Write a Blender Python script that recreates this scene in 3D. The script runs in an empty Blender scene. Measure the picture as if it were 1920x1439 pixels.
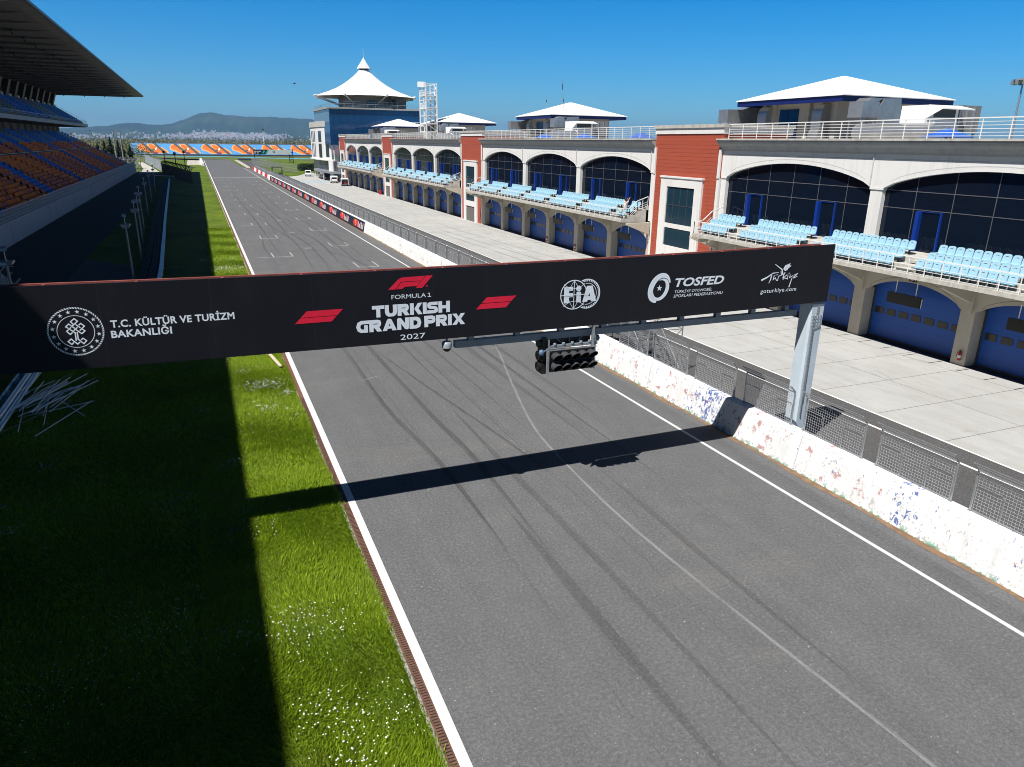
import bpy, bmesh, math, random
import numpy as np
from mathutils import Vector, Matrix
R = math.radians
rnd = random.Random(7)
SC = bpy.context.scene
COL = SC.collection

# ---------------------------------------------------------------- camera
YAW, PITCH, ROLL, FPX, CAMH = 0.400327792, 0.322425683, -0.0143176858, 1348.92857, 11.8
cf = Vector((math.sin(YAW)*math.cos(PITCH), math.cos(YAW)*math.cos(PITCH), -math.sin(PITCH)))
cr = Vector((math.cos(YAW), -math.sin(YAW), 0)); cd = cf.cross(cr)
cr2 = math.cos(ROLL)*cr + math.sin(ROLL)*cd
cd2 = -math.sin(ROLL)*cr + math.cos(ROLL)*cd
cam = bpy.data.cameras.new("camera")
cam.sensor_width = 36.0; cam.sensor_fit = 'HORIZONTAL'; cam.lens = FPX/1920*36.0
cam.clip_start = 0.3; cam.clip_end = 60000
camo = bpy.data.objects.new("camera", cam); COL.objects.link(camo)
camo.matrix_world = Matrix(((cr2.x, -cd2.x, -cf.x, 0), (cr2.y, -cd2.y, -cf.y, 0), (cr2.z, -cd2.z, -cf.z, CAMH), (0, 0, 0, 1)))
SC.camera = camo

# ---------------------------------------------------------------- world, sun, exposure
SUN = Vector((0.59, 0.30, -1.0))            # the way the light travels
elev = math.atan2(1.0, math.hypot(SUN.x, SUN.y)); azim = math.atan2(-SUN.x, -SUN.y)
W = bpy.data.worlds.new("World"); SC.world = W; W.use_nodes = True
wn = W.node_tree.nodes; wl = W.node_tree.links; wn.clear()
sky = wn.new('ShaderNodeTexSky'); sky.sky_type = 'NISHITA'; sky.sun_disc = False
sky.sun_elevation = elev; sky.sun_rotation = azim % (2*math.pi)
sky.altitude = 0; sky.air_density = 1.0; sky.dust_density = 0.1; sky.ozone_density = 6.0
bg = wn.new('ShaderNodeBackground'); bg.inputs['Strength'].default_value = 0.06
wo = wn.new('ShaderNodeOutputWorld')
hsv = wn.new('ShaderNodeHueSaturation'); hsv.inputs['Saturation'].default_value = 1.2
tint = wn.new('ShaderNodeMixRGB'); tint.blend_type = 'MULTIPLY'; tint.inputs[0].default_value = 1; tint.inputs[2].default_value = (0.66, 1.08, 1.40, 1)
stc = wn.new('ShaderNodeTexCoord'); sxyz = wn.new('ShaderNodeSeparateXYZ'); wl.new(stc.outputs['Generated'], sxyz.inputs[0])
deep = wn.new('ShaderNodeValToRGB'); deep.color_ramp.elements[0].position = 0.20; deep.color_ramp.elements[0].color = (1, 1, 1, 1)
deep.color_ramp.elements[1].position = 0.36; deep.color_ramp.elements[1].color = (0.15, 0.15, 0.15, 1); wl.new(sxyz.outputs[2], deep.inputs[0])
zen = wn.new('ShaderNodeMixRGB'); zen.blend_type = 'MULTIPLY'; zen.inputs[0].default_value = 1; wl.new(sky.outputs[0], zen.inputs[1]); wl.new(deep.outputs[0], zen.inputs[2])
wl.new(zen.outputs[0], tint.inputs[1]); wl.new(tint.outputs[0], hsv.inputs['Color']); wl.new(hsv.outputs[0], bg.inputs[0]); wl.new(bg.outputs[0], wo.inputs[0])
sl = bpy.data.lights.new("sun", 'SUN'); sl.energy = 5.0; sl.angle = R(0.5); sl.color = (1.0, 0.955, 0.89)
slo = bpy.data.objects.new("sun", sl); COL.objects.link(slo)
slo.rotation_euler = SUN.to_track_quat('-Z', 'Y').to_euler(); slo.location = (-40, -20, 80)
vs = SC.view_settings
vs.view_transform = 'Standard'; vs.look = 'None'; vs.gamma = 1.0; vs.use_curve_mapping = False; vs.exposure = 0.5
SC.cycles.filter_width = 0.95; SC.cycles.max_bounces = 6; SC.cycles.diffuse_bounces = 3; SC.cycles.glossy_bounces = 3
SC.cycles.transparent_max_bounces = 12; SC.cycles.volume_bounces = 0

def inview(x, y, z, m=0.0):
    v = Vector((x, y, z-CAMH)); d = v.dot(cf)
    if d < 1: return False
    return abs(v.dot(cr2)/d*FPX) < 960+m and abs(v.dot(cd2)/d*FPX) < 719.5+m

# ---------------------------------------------------------------- materials
MATS = {}
def srgb(r, g, b):
    f = lambda c: (c/255/12.92) if c <= 10 else ((c/255+0.055)/1.055)**2.4
    return (f(r), f(g), f(b))
class NT:
    def __init__(s, name):
        s.m = bpy.data.materials.new(name); s.m.use_nodes = True
        s.n = s.m.node_tree.nodes; s.l = s.m.node_tree.links
        s.b = s.n['Principled BSDF']; s.out = s.n['Material Output']
        s.tc = s.n.new('ShaderNodeTexCoord'); s.co = s.tc.outputs['Object']
    def set(s, k, v): s.b.inputs[k].default_value = v
    def link(s, a, b): s.l.new(a, b)
    def map(s, sc=(1, 1, 1), rot=(0, 0, 0), co=None):
        m = s.n.new('ShaderNodeMapping'); m.inputs['Scale'].default_value = sc; m.inputs['Rotation'].default_value = rot
        s.link(co or s.co, m.inputs[0]); return m.outputs[0]
    def noise(s, scale, detail=4, rough=0.6, co=None, dist=0):
        t = s.n.new('ShaderNodeTexNoise'); t.inputs['Scale'].default_value = scale; t.inputs['Detail'].default_value = detail
        t.inputs['Roughness'].default_value = rough; t.inputs['Distortion'].default_value = dist
        s.link(co or s.co, t.inputs['Vector']); return t.outputs[0]
    def ramp(s, fac, stops, interp='LINEAR'):
        r = s.n.new('ShaderNodeValToRGB'); r.color_ramp.interpolation = interp
        e = r.color_ramp.elements
        while len(e) < len(stops): e.new(0.5)
        for el, (p, c) in zip(e, stops):
            el.position = p; el.color = (c, c, c, 1) if not hasattr(c, '__len__') else (*c[:3], 1)
        s.link(fac, r.inputs[0]); return r.outputs[0]
    def mix(s, fac, a, b, mode='MIX'):
        x = s.n.new('ShaderNodeMixRGB'); x.blend_type = mode
        for k, v in ((0, fac), (1, a), (2, b)):
            if hasattr(v, 'is_linked'): s.link(v, x.inputs[k])
            elif hasattr(v, '__len__'): x.inputs[k].default_value = (*v[:3], 1)
            else: x.inputs[k].default_value = v if k == 0 else (v, v, v, 1)
        return x.outputs[0]
    def math(s, op, a, b=0.0, c=None):
        x = s.n.new('ShaderNodeMath'); x.operation = op
        for k, v in ((0, a), (1, b), (2, c)):
            if v is None: continue
            if hasattr(v, 'is_linked'): s.link(v, x.inputs[k])
            else: x.inputs[k].default_value = v
        return x.outputs[0]
    def xyz(s, co=None):
        x = s.n.new('ShaderNodeSeparateXYZ'); s.link(co or s.co, x.inputs[0]); return x.outputs
    def color(s, c):
        if hasattr(c, 'is_linked'): s.link(c, s.b.inputs['Base Color'])
        else: s.set('Base Color', (*c[:3], 1))
    def bump(s, h, strength=0.3, dist=0.02):
        b = s.n.new('ShaderNodeBump'); b.inputs['Strength'].default_value = strength; b.inputs['Distance'].default_value = dist
        s.link(h, b.inputs['Height']); s.link(b.outputs[0], s.b.inputs['Normal'])
    def island(s):
        g = s.n.new('ShaderNodeNewGeometry'); return g.outputs['Random Per Island']
def M(name, col, rough=0.6, var=0.12, scale=2.0, bump=0.0, metal=0.0, spec=0.4, stretch=(1, 1, 1)):
    """plain weathered surface: the colour wanders by var over scale"""
    if name in MATS: return MATS[name]
    t = NT(name); c = t.map(stretch)
    n = t.noise(scale, 5, 0.65, c)
    lo = tuple(max(0, k*(1-var)) for k in col); hi = tuple(min(1, k*(1+var)) for k in col)
    t.color(t.ramp(n, [(0.3, lo), (0.7, hi)]))
    t.set('Roughness', rough); t.set('Metallic', metal); t.set('Specular IOR Level', spec)
    if bump: t.bump(t.noise(scale*12, 3, 0.6, c), bump, 0.01)
    MATS[name] = t.m; return t.m

def mat_asphalt(name, base, tint=(0.97, 0.985, 1.03)):
    t = NT(name)
    big = t.noise(0.12, 4, 0.6); mid = t.noise(0.9, 6, 0.75, t.map((1, 0.6, 1)))
    st = t.noise(0.9, 4, 0.6, t.map((1.6, 0.05, 1)))
    fine = t.noise(34, 3, 0.85); grain = t.noise(11, 4, 0.85)
    def specks(scale, keep, rad):
        v = t.n.new('ShaderNodeTexVoronoi'); v.inputs['Scale'].default_value = scale; t.link(t.co, v.inputs['Vector'])
        a = t.ramp(v.outputs['Distance'], [(rad*.6, 1.0), (rad, 0.0)])
        return t.math('MULTIPLY', a, t.ramp(t.xyz(v.outputs['Color'])[0], [(keep, 0.0), (keep+.03, 1.0)]))
    c = t.mix(big, tuple(base*0.82*k for k in tint), tuple(base*1.2*k for k in tint))
    c = t.mix(t.ramp(mid, [(0.38, 0.0), (0.68, 0.6)]), c, tuple(base*0.66*k for k in tint))
    c = t.mix(t.ramp(st, [(0.42, 0.0), (0.68, 0.45)]), c, tuple(base*0.66*k for k in tint))
    warm = t.noise(0.22, 4, 0.7, t.map((0.5, 1, 1)))
    c = t.mix(t.ramp(warm, [(0.55, 0.0), (0.72, 0.5)]), c, (base*1.35, base*1.3, base*1.12))
    c = t.mix(t.ramp(grain, [(0.40, 0.55), (0.5, 0.0)]), c, tuple(base*0.5*k for k in tint))
    c = t.mix(t.ramp(grain, [(0.52, 0.0), (0.64, 0.6)]), c, tuple(base*1.7*k for k in tint))
    c = t.mix(t.ramp(fine, [(0.45, 0.0), (0.65, 0.5)]), c, tuple(base*1.9*k for k in tint))
    c = t.mix(t.math('MULTIPLY', specks(7, .80, .13), 0.8), c, (0.42, 0.42, 0.42))
    c = t.mix(t.math('MULTIPLY', specks(2.2, .84, .05), 0.95), c, (0.62, 0.62, 0.62))
    c = t.mix(t.math('MULTIPLY', specks(1.1, .86, .03), 0.9), c, (0.01, 0.01, 0.01))
    t.color(c); t.set('Roughness', 0.88); t.set('Specular IOR Level', 0.18); t.bump(fine, 0.35, 0.006)
    return t.m

def mat_concrete_apron():
    t = NT('apron_concrete'); x = t.xyz()
    big = t.noise(0.16, 5, 0.65); mid = t.noise(0.9, 5, 0.7, t.map((1.3, 0.35, 1))); fine = t.noise(14, 3, 0.7)
    c = t.mix(t.ramp(big, [(0.3, 0.0), (0.7, 1.0)]), (0.375, 0.38, 0.375), (0.45, 0.455, 0.45))
    c = t.mix(t.ramp(mid, [(0.42, 0.0), (0.72, 0.55)]), c, (0.31, 0.30, 0.28))
    c = t.mix(t.ramp(fine, [(0.4, 0.0), (0.8, 0.22)]), c, (0.28, 0.275, 0.26))
    stain = t.noise(0.35, 6, 0.75, t.map((1, 0.5, 1)), 1.5)
    c = t.mix(t.ramp(stain, [(0.60, 0.0), (0.70, 0.45)]), c, (0.20, 0.195, 0.18))
    # slab joints: every 4 m down the lane, three across it
    jy = t.math('LESS_THAN', t.math('ABSOLUTE', t.math('SUBTRACT', t.math('FRACT', t.math('DIVIDE', t.math('ADD', x[1], 100.0), 3.55)), 0.5)), 0.0085)
    jx = t.math('LESS_THAN', t.math('ABSOLUTE', t.math('SUBTRACT', t.math('FRACT', t.math('DIVIDE', t.math('ADD', x[0], 2.55), 4.9)), 0.25)), 0.006)
    edge = t.noise(6, 3, 0.7)
    j = t.math('MULTIPLY', t.math('MAXIMUM', jy, jx), t.ramp(edge, [(0.3, 0.25), (0.6, 0.9)]))
    c = t.mix(j, c, (0.14, 0.135, 0.125))
    t.color(c); t.set('Roughness', 0.85); t.set('Specular IOR Level', 0.2); t.bump(fine, 0.15, 0.004)
    return t.m

def mat_pit_wall():
    t = NT('whitewashed_concrete'); x = t.xyz()
    n1 = t.noise(1.9, 8, 0.78, t.map((1, 1, 1))); n2 = t.noise(5.0, 5, 0.7, t.map((1, 1.3, 0.8)), 0.6); n3 = t.noise(0.55, 2, 0.5)
    c = t.mix(t.noise(1.1, 4, 0.7), (0.66, 0.67, 0.685), (0.77, 0.78, 0.795))
    # flaked paint shows older red, blue and green coats; clusters have their own places
    near = t.ramp(n3, [(0.50, 0.0), (0.62, 0.06)])
    red = t.ramp(t.math('ADD', n1, near), [(0.625, 0.0), (0.637, 1.0)])
    c = t.mix(t.math('MULTIPLY', red, 0.85), c, (0.42, 0.20, 0.21))
    def bump_at(y, w): return t.math('MAXIMUM', t.math('SUBTRACT', 1.0, t.math('DIVIDE', t.math('ABSOLUTE', t.math('SUBTRACT', x[1], y-100)), w)), 0.0)
    a = bump_at(24.6, 2.0); b = t.math('MULTIPLY', bump_at(14.3, 0.9), 0.8)
    blue = t.ramp(t.math('ADD', n2, t.math('MULTIPLY', t.math('MAXIMUM', a, b), 0.135)), [(0.645, 0.0), (0.655, 1.0)])
    c = t.mix(t.math('MULTIPLY', blue, 0.9), c, (0.03, 0.09, 0.36))
    low = t.ramp(x[2], [(0.0, 1.0), (0.22, 0.0)])
    green = t.ramp(t.math('ADD', t.noise(4.2, 5, 0.75), t.math('MULTIPLY', low, 0.16)), [(0.63, 0.0), (0.65, 1.0)])
    c = t.mix(t.math('MULTIPLY', green, low), c, (0.03, 0.22, 0.12))
    grey = t.ramp(t.noise(2.6, 8, 0.8, t.map((1, 1, .6))), [(0.60, 0.0), (0.63, 0.75)])
    c = t.mix(grey, c, (0.40, 0.385, 0.37))
    drip = t.ramp(t.noise(3.0, 5, 0.7, t.map((1, 1, .08))), [(0.52, 0.0), (0.75, 0.35)])
    c = t.mix(drip, c, (0.38, 0.37, 0.35))
    dirt = t.ramp(t.math('ADD', t.noise(8, 5, 0.8), t.math('MULTIPLY', low, 0.12)), [(0.62, 0.0), (0.66, 0.8)])
    c = t.mix(dirt, c, (0.28, 0.26, 0.24))
    t.color(c); t.set('Roughness', 0.8); t.set('Specular IOR Level', 0.25); t.bump(n1, 0.2, 0.01)
    return t.m

def mat_grass_ground(name, far=False):
    t = NT(name)
    big = t.noise(0.25, 5, 0.65); mid = t.noise(2.2, 6, 0.7, t.map((1, 0.75, 1))); fine = t.noise(26, 3, 0.8, t.map((1, 0.6, 1)))
    c = t.mix(t.ramp(big, [(0.3, 0.0), (0.7, 1.0)]), (0.075, 0.125, 0.008), (0.125, 0.175, 0.012))
    c = t.mix(t.ramp(mid, [(0.4, 0.0), (0.7, 0.8)]), c, (0.05, 0.085, 0.008))
    c = t.mix(t.ramp(fine, [(0.35, 0.0), (0.75, 0.6)]), c, (0.18, 0.245, 0.018))
    dry = t.noise(0.8, 5, 0.7, None, 0.8)
    c = t.mix(t.ramp(dry, [(0.52, 0.0), (0.68, 0.6)]), c, (0.20, 0.185, 0.055))
    wide = t.noise(0.09, 5, 0.7, t.map((1.5, 1, 1)))
    c = t.mix(t.ramp(wide, [(0.42, 0.0), (0.62, 0.7)]), c, (0.045, 0.085, 0.01))
    spot = t.noise(1.4, 6, 0.85, t.map((1, .35, 1)))
    c = t.mix(t.ramp(spot, [(0.60, 0.0), (0.66, 0.6)]), c, (0.26, 0.27, 0.12))
    t.color(c); t.set('Roughness', 0.9); t.set('Specular IOR Level', 0.1); t.bump(fine, 0.6, 0.03)
    return t.m

def mat_blades(name, dark, light):
    t = NT(name); r = t.island(); big = t.noise(0.5, 5, 0.7)
    c = t.mix(r, dark, light)
    c = t.mix(t.ramp(big, [(0.45, 0.0), (0.7, 0.7)]), c, tuple(k*0.55 for k in light))
    dry = t.noise(0.7, 5, 0.7, None, 0.8)
    c = t.mix(t.ramp(dry, [(0.58, 0.0), (0.72, 0.55)]), c, (0.30, 0.27, 0.08))
    t.color(c); t.set('Roughness', 0.6); t.set('Specular IOR Level', 0.25)
    tr = t.n.new('ShaderNodeBsdfTranslucent'); t.link(c, tr.inputs[0])
    mx = t.n.new('ShaderNodeMixShader'); mx.inputs[0].default_value = 0.35
    t.link(t.b.outputs[0], mx.inputs[1]); t.link(tr.outputs[0], mx.inputs[2]); t.link(mx.outputs[0], t.out.inputs[0])
    return t.m

def mat_fields():
    t = NT('fields')
    a = t.noise(0.0022, 5, 0.6, t.map((1, 0.5, 1))); b = t.noise(0.012, 5, 0.7, t.map((1, 0.4, 1))); f = t.noise(0.4, 4, 0.7)
    c = t.ramp(a, [(0.3, (0.05, 0.075, 0.03)), (0.45, (0.13, 0.17, 0.05)), (0.55, (0.085, 0.085, 0.04)), (0.7, (0.17, 0.16, 0.085))])
    c = t.mix(t.ramp(b, [(0.4, 0.0), (0.65, 0.8)]), c, (0.055, 0.07, 0.03))
    c = t.mix(t.ramp(f, [(0.3, 0.0), (0.7, 0.3)]), c, (0.12, 0.16, 0.03))
    t.color(c); t.set('Roughness', 0.95); t.set('Specular IOR Level', 0.05); return t.m

def mat_hill():
    t = NT('wooded_hillside')
    a = t.noise(0.0011, 6, 0.65); b = t.noise(0.012, 4, 0.7)
    c = t.ramp(a, [(0.35, (0.014, 0.034, 0.022)), (0.55, (0.03, 0.066, 0.026)), (0.70, (0.08, 0.09, 0.04))])
    c = t.mix(t.ramp(b, [(0.4, 0.0), (0.7, 0.5)]), c, (0.008, 0.014, 0.012))
    t.color(c); t.set('Roughness', 1.0); t.set('Specular IOR Level', 0.0); return t.m

def mat_cladding():
    t = NT('red_cladding'); x = t.xyz()
    g = t.math('LESS_THAN', t.math('FRACT', t.math('DIVIDE', x[2], 0.32)), 0.09)
    rowid = t.math('FLOOR', t.math('DIVIDE', x[2], 0.32))
    wn_ = t.n.new('ShaderNodeTexWhiteNoise'); wn_.noise_dimensions = '1D'; t.link(rowid, wn_.inputs['W'])
    n = t.noise(1.2, 5, 0.65, t.map((1, 0.5, 2)))
    c = t.mix(n, (0.34, 0.062, 0.030), (0.41, 0.088, 0.044))
    c = t.mix(t.math('MULTIPLY', wn_.outputs[0], 0.3), c, (0.30, 0.055, 0.035))
    c = t.mix(t.math('MULTIPLY', g, 0.7), c, (0.12, 0.022, 0.015))
    t.color(c); t.set('Roughness', 0.6); return t.m

def mat_glass(name, col, rough=0.06, spec=0.5, grid=None):
    t = NT(name)
    c = col
    if grid:
        x = t.xyz(); dy, dz, lc = grid
        gy = t.math('LESS_THAN', t.math('FRACT', t.math('DIVIDE', t.math('ADD', x[0], x[1]), dy)), 0.05)
        gz = t.math('LESS_THAN', t.math('FRACT', t.math('DIVIDE', x[2], dz)), 0.05)
        c = t.mix(t.math('MAXIMUM', gy, gz), col, lc)
    t.color(c); t.set('Roughness', rough); t.set('Specular IOR Level', spec)
    n = t.noise(0.35, 2, 0.5); t.bump(n, 0.05, 0.3)
    return t.m

def mat_door():
    t = NT('blue_sectional_door'); x = t.xyz()
    g = t.math('LESS_THAN', t.math('FRACT', t.math('DIVIDE', x[2], 0.55)), 0.035)
    n = t.noise(1.5, 4, 0.6, t.map((1, 0.4, 1.5)))
    c = t.mix(n, (0.003, 0.075, 0.38), (0.005, 0.092, 0.46))
    c = t.mix(t.math('MULTIPLY', g, 0.6), c, (0.002, 0.03, 0.22))
    t.color(c); t.set('Roughness', 0.45); return t.m

def mat_soffit():
    t = NT('ribbed_soffit'); x = t.xyz()
    g = t.math('FRACT', t.math('DIVIDE', x[1], 1.15))
    c = t.mix(t.ramp(g, [(0.0, 0.0), (0.06, 1.0), (0.5, 0.85), (0.94, 1.0), (1.0, 0.0)]), (0.08, 0.074, 0.063), (0.25, 0.232, 0.20))
    c = t.mix(t.ramp(t.noise(0.4, 4, 0.7), [(0.4, 0.0), (0.75, 0.5)]), c, (0.075, 0.07, 0.062))
    t.color(c); t.set('Roughness', 0.75); return t.m

def mat_mark(name, col, alpha, scale=1.5, stretch=(4, 0.15, 1), lo=0.35, hi=0.65):
    """worn line or rubber streak, thin enough to let the road through"""
    t = NT(name); n = t.noise(scale, 5, 0.75, t.map(stretch)); f = t.noise(30, 2, 0.8)
    a = t.math('MULTIPLY', t.ramp(n, [(lo, 0.15), (hi, 1.0)]), t.ramp(f, [(0.25, 0.45), (0.6, 1.0)]))
    a = t.math('MULTIPLY', a, alpha)
    t.color(col); t.set('Roughness', 0.8); t.set('Specular IOR Level', 0.2); t.link(a, t.b.inputs['Alpha']); return t.m

def mat_white():
    t = NT('white_render'); n = t.noise(0.7, 6, 0.7); s_ = t.noise(2.2, 5, 0.75, t.map((1, 1, 0.07))); f = t.noise(9, 5, 0.8)
    c = t.mix(n, (0.66, 0.655, 0.645), (0.735, 0.73, 0.72))
    c = t.mix(t.ramp(s_, [(0.50, 0.0), (0.74, 0.38)]), c, (0.42, 0.40, 0.37))
    c = t.mix(t.ramp(f, [(0.62, 0.0), (0.74, 0.3)]), c, (0.40, 0.385, 0.36))
    t.color(c); t.set('Roughness', 0.75); t.set('Specular IOR Level', 0.25); return t.m

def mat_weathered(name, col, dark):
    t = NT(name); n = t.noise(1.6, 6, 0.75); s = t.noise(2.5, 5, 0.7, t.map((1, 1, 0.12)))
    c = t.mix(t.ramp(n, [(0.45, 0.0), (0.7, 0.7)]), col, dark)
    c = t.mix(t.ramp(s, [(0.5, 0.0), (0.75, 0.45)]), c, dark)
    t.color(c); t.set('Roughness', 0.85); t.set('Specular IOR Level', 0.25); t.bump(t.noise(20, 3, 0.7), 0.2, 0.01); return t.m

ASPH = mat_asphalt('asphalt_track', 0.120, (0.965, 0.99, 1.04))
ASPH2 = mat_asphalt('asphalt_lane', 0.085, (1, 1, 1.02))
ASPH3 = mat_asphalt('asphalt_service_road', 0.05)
APRON = mat_concrete_apron(); PITWALL = mat_pit_wall()
GRASS = mat_grass_ground('grass_turf'); FIELD = mat_fields(); HILL = mat_hill()
BLADE = mat_blades('grass_blades', (0.14, 0.235, 0.006), (0.33, 0.46, 0.022))
REDC = mat_cladding(); DOOR = mat_door(); SOFF = mat_soffit()
GLASS = mat_glass('dark_tinted_glass', (0.004, 0.008, 0.018), 0.05, 0.4)
TGLASS = mat_glass('blue_curtain_glass', (0.006, 0.05, 0.15), 0.05, 0.3, (2.1, 1.7, (0.01, 0.03, 0.06)))
TGLASS2 = mat_glass('pale_curtain_glass', (0.10, 0.16, 0.22), 0.12, 0.5, (2.6, 1.7, (0.06, 0.1, 0.15)))
PWIN = mat_glass('teal_window_glass', (0.012, 0.035, 0.055), 0.08, 0.5)
WHITE = mat_white()
WHITE2 = M('white_painted_metal', (0.82, 0.82, 0.82), 0.45, 0.04, 1.0)
RAILW = M('white_railing_paint', (0.74, 0.74, 0.73), 0.5, 0.1, 3.0)
BEIGE = M('beige_render', (0.50, 0.46, 0.38), 0.8, 0.08, 0.8, 0.1)
BEIGE2 = M('hut_beige_render', (0.40, 0.38, 0.34), 0.8, 0.1, 0.6)
CONC = mat_weathered('weathered_concrete', (0.50, 0.485, 0.45), (0.24, 0.23, 0.21))
CONCG = mat_weathered('grey_cornice_concrete', (0.36, 0.36, 0.355), (0.26, 0.26, 0.255))
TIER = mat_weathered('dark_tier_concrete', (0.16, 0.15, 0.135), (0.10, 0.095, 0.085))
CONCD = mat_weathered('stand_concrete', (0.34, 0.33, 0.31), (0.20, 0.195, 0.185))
NAVY = M('navy_fascia', (0.008, 0.016, 0.12), 0.4, 0.1, 1.0)
BLUEP = M('blue_door_frame', (0.006, 0.036, 0.25), 0.35, 0.1, 1.0)
STEEL = M('galvanised_steel', (0.42, 0.44, 0.46), 0.42, 0.15, 6.0, 0, 0.7, 0.5)
WIRE = M('galvanised_wire', (0.50, 0.525, 0.56), 0.5, 0.12, 6.0, 0, 0.1)
DUCT = M('sheet_metal_duct', (0.46, 0.47, 0.48), 0.38, 0.14, 0.9, 0, 0.75, 0.5)
COLB = M('pale_blue_painted_steel', (0.50, 0.585, 0.66), 0.5, 0.07, 1.5)
BEAMG = M('grey_blue_beam_paint', (0.20, 0.235, 0.27), 0.5, 0.1, 1.5)
BLACKP = M('black_banner_vinyl', (0.0055, 0.0055, 0.0095), 0.55, 0.15, 0.5, 0, 0, 0.25)
BLACK = M('black_housing', (0.012, 0.012, 0.013), 0.5, 0.2, 3.0)
HOODM = M('dark_grey_hood', (0.05, 0.055, 0.06), 0.42, 0.2, 4.0)
RUST = M('red_oxide_steel', (0.27, 0.075, 0.06), 0.6, 0.25, 3.0)
LETW = M('white_lettering', (0.74, 0.80, 0.88), 0.6, 0.03, 1.0)
LETR = M('red_lettering', (0.72, 0.010, 0.045), 0.55, 0.05, 1.0)
LENS = M('dark_red_lens', (0.06, 0.004, 0.005), 0.2, 0.2, 3.0, 0, 0, 0.6)
SEATB = M('light_blue_plastic', (0.33, 0.545, 0.675), 0.45, 0.08, 1.4)
SEATS = M('black_seat_slot', (0.015, 0.02, 0.025), 0.6, 0.1, 1.0)
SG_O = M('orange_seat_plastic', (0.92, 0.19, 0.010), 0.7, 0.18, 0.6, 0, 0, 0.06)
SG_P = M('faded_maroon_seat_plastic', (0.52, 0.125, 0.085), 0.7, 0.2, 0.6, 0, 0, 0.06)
SG_B = M('blue_seat_plastic', (0.035, 0.15, 0.52), 0.7, 0.15, 0.6, 0, 0, 0.06)
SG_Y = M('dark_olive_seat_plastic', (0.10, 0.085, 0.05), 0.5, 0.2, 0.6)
LINEW = mat_mark('worn_white_paint', (0.78, 0.78, 0.77), 0.95, 2.0, (3, 0.3, 1), 0.2, 0.4)
LINEF = mat_mark('faint_white_paint', (0.62, 0.63, 0.64), 0.62, 2.0, (2, 1, 1), 0.1, 0.4)
CHALK = mat_mark('pale_scrape', (0.55, 0.56, 0.57), 0.36, 1.0, (6, 0.4, 1), 0.35, 0.6)
RUBBER = mat_mark('rubber_streak', (0.018, 0.018, 0.02), 0.36, 0.8, (5, 0.08, 1), 0.3, 0.7)
RUBBER2 = mat_mark('faint_rubber_streak', (0.025, 0.025, 0.027), 0.27, 0.8, (5, 0.08, 1), 0.3, 0.7)
DRAIN = M('rusty_brown_drain', (0.15, 0.075, 0.05), 0.85, 0.3, 5.0, 0.3)
EARTH = M('orange_brown_silt', (0.20, 0.125, 0.075), 0.95, 0.35, 3.0, 0.3)
TYRE = M('black_rubber', (0.012, 0.012, 0.013), 0.7, 0.2, 4.0)

def mat_banner():
    t = NT('black_banner_sheet'); x = t.xyz()
    seam = t.math('LESS_THAN', t.math('FRACT', t.math('DIVIDE', t.math('ADD', x[0], 40.2), 2.66)), 0.006)
    n = t.noise(0.6, 5, 0.7)
    c = t.mix(n, (0.0045, 0.0045, 0.0085), (0.0075, 0.0075, 0.0125))
    c = t.mix(t.math('MULTIPLY', seam, 0.5), c, (0.025, 0.025, 0.03))
    dust = t.noise(2.0, 6, 0.8, t.map((1, 1, .2)))
    c = t.mix(t.ramp(dust, [(0.5, 0.0), (0.8, 0.5)]), c, (0.016, 0.016, 0.019))
    t.color(c); t.set('Specular IOR Level', 0.3); t.link(t.ramp(n, [(0.3, 0.45), (0.7, 0.62)]), t.b.inputs['Roughness'])
    t.bump(t.noise(0.9, 2, 0.5, t.map((1, 1, .5))), 0.25, 0.05); return t.m
BANNER = mat_banner()

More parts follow.
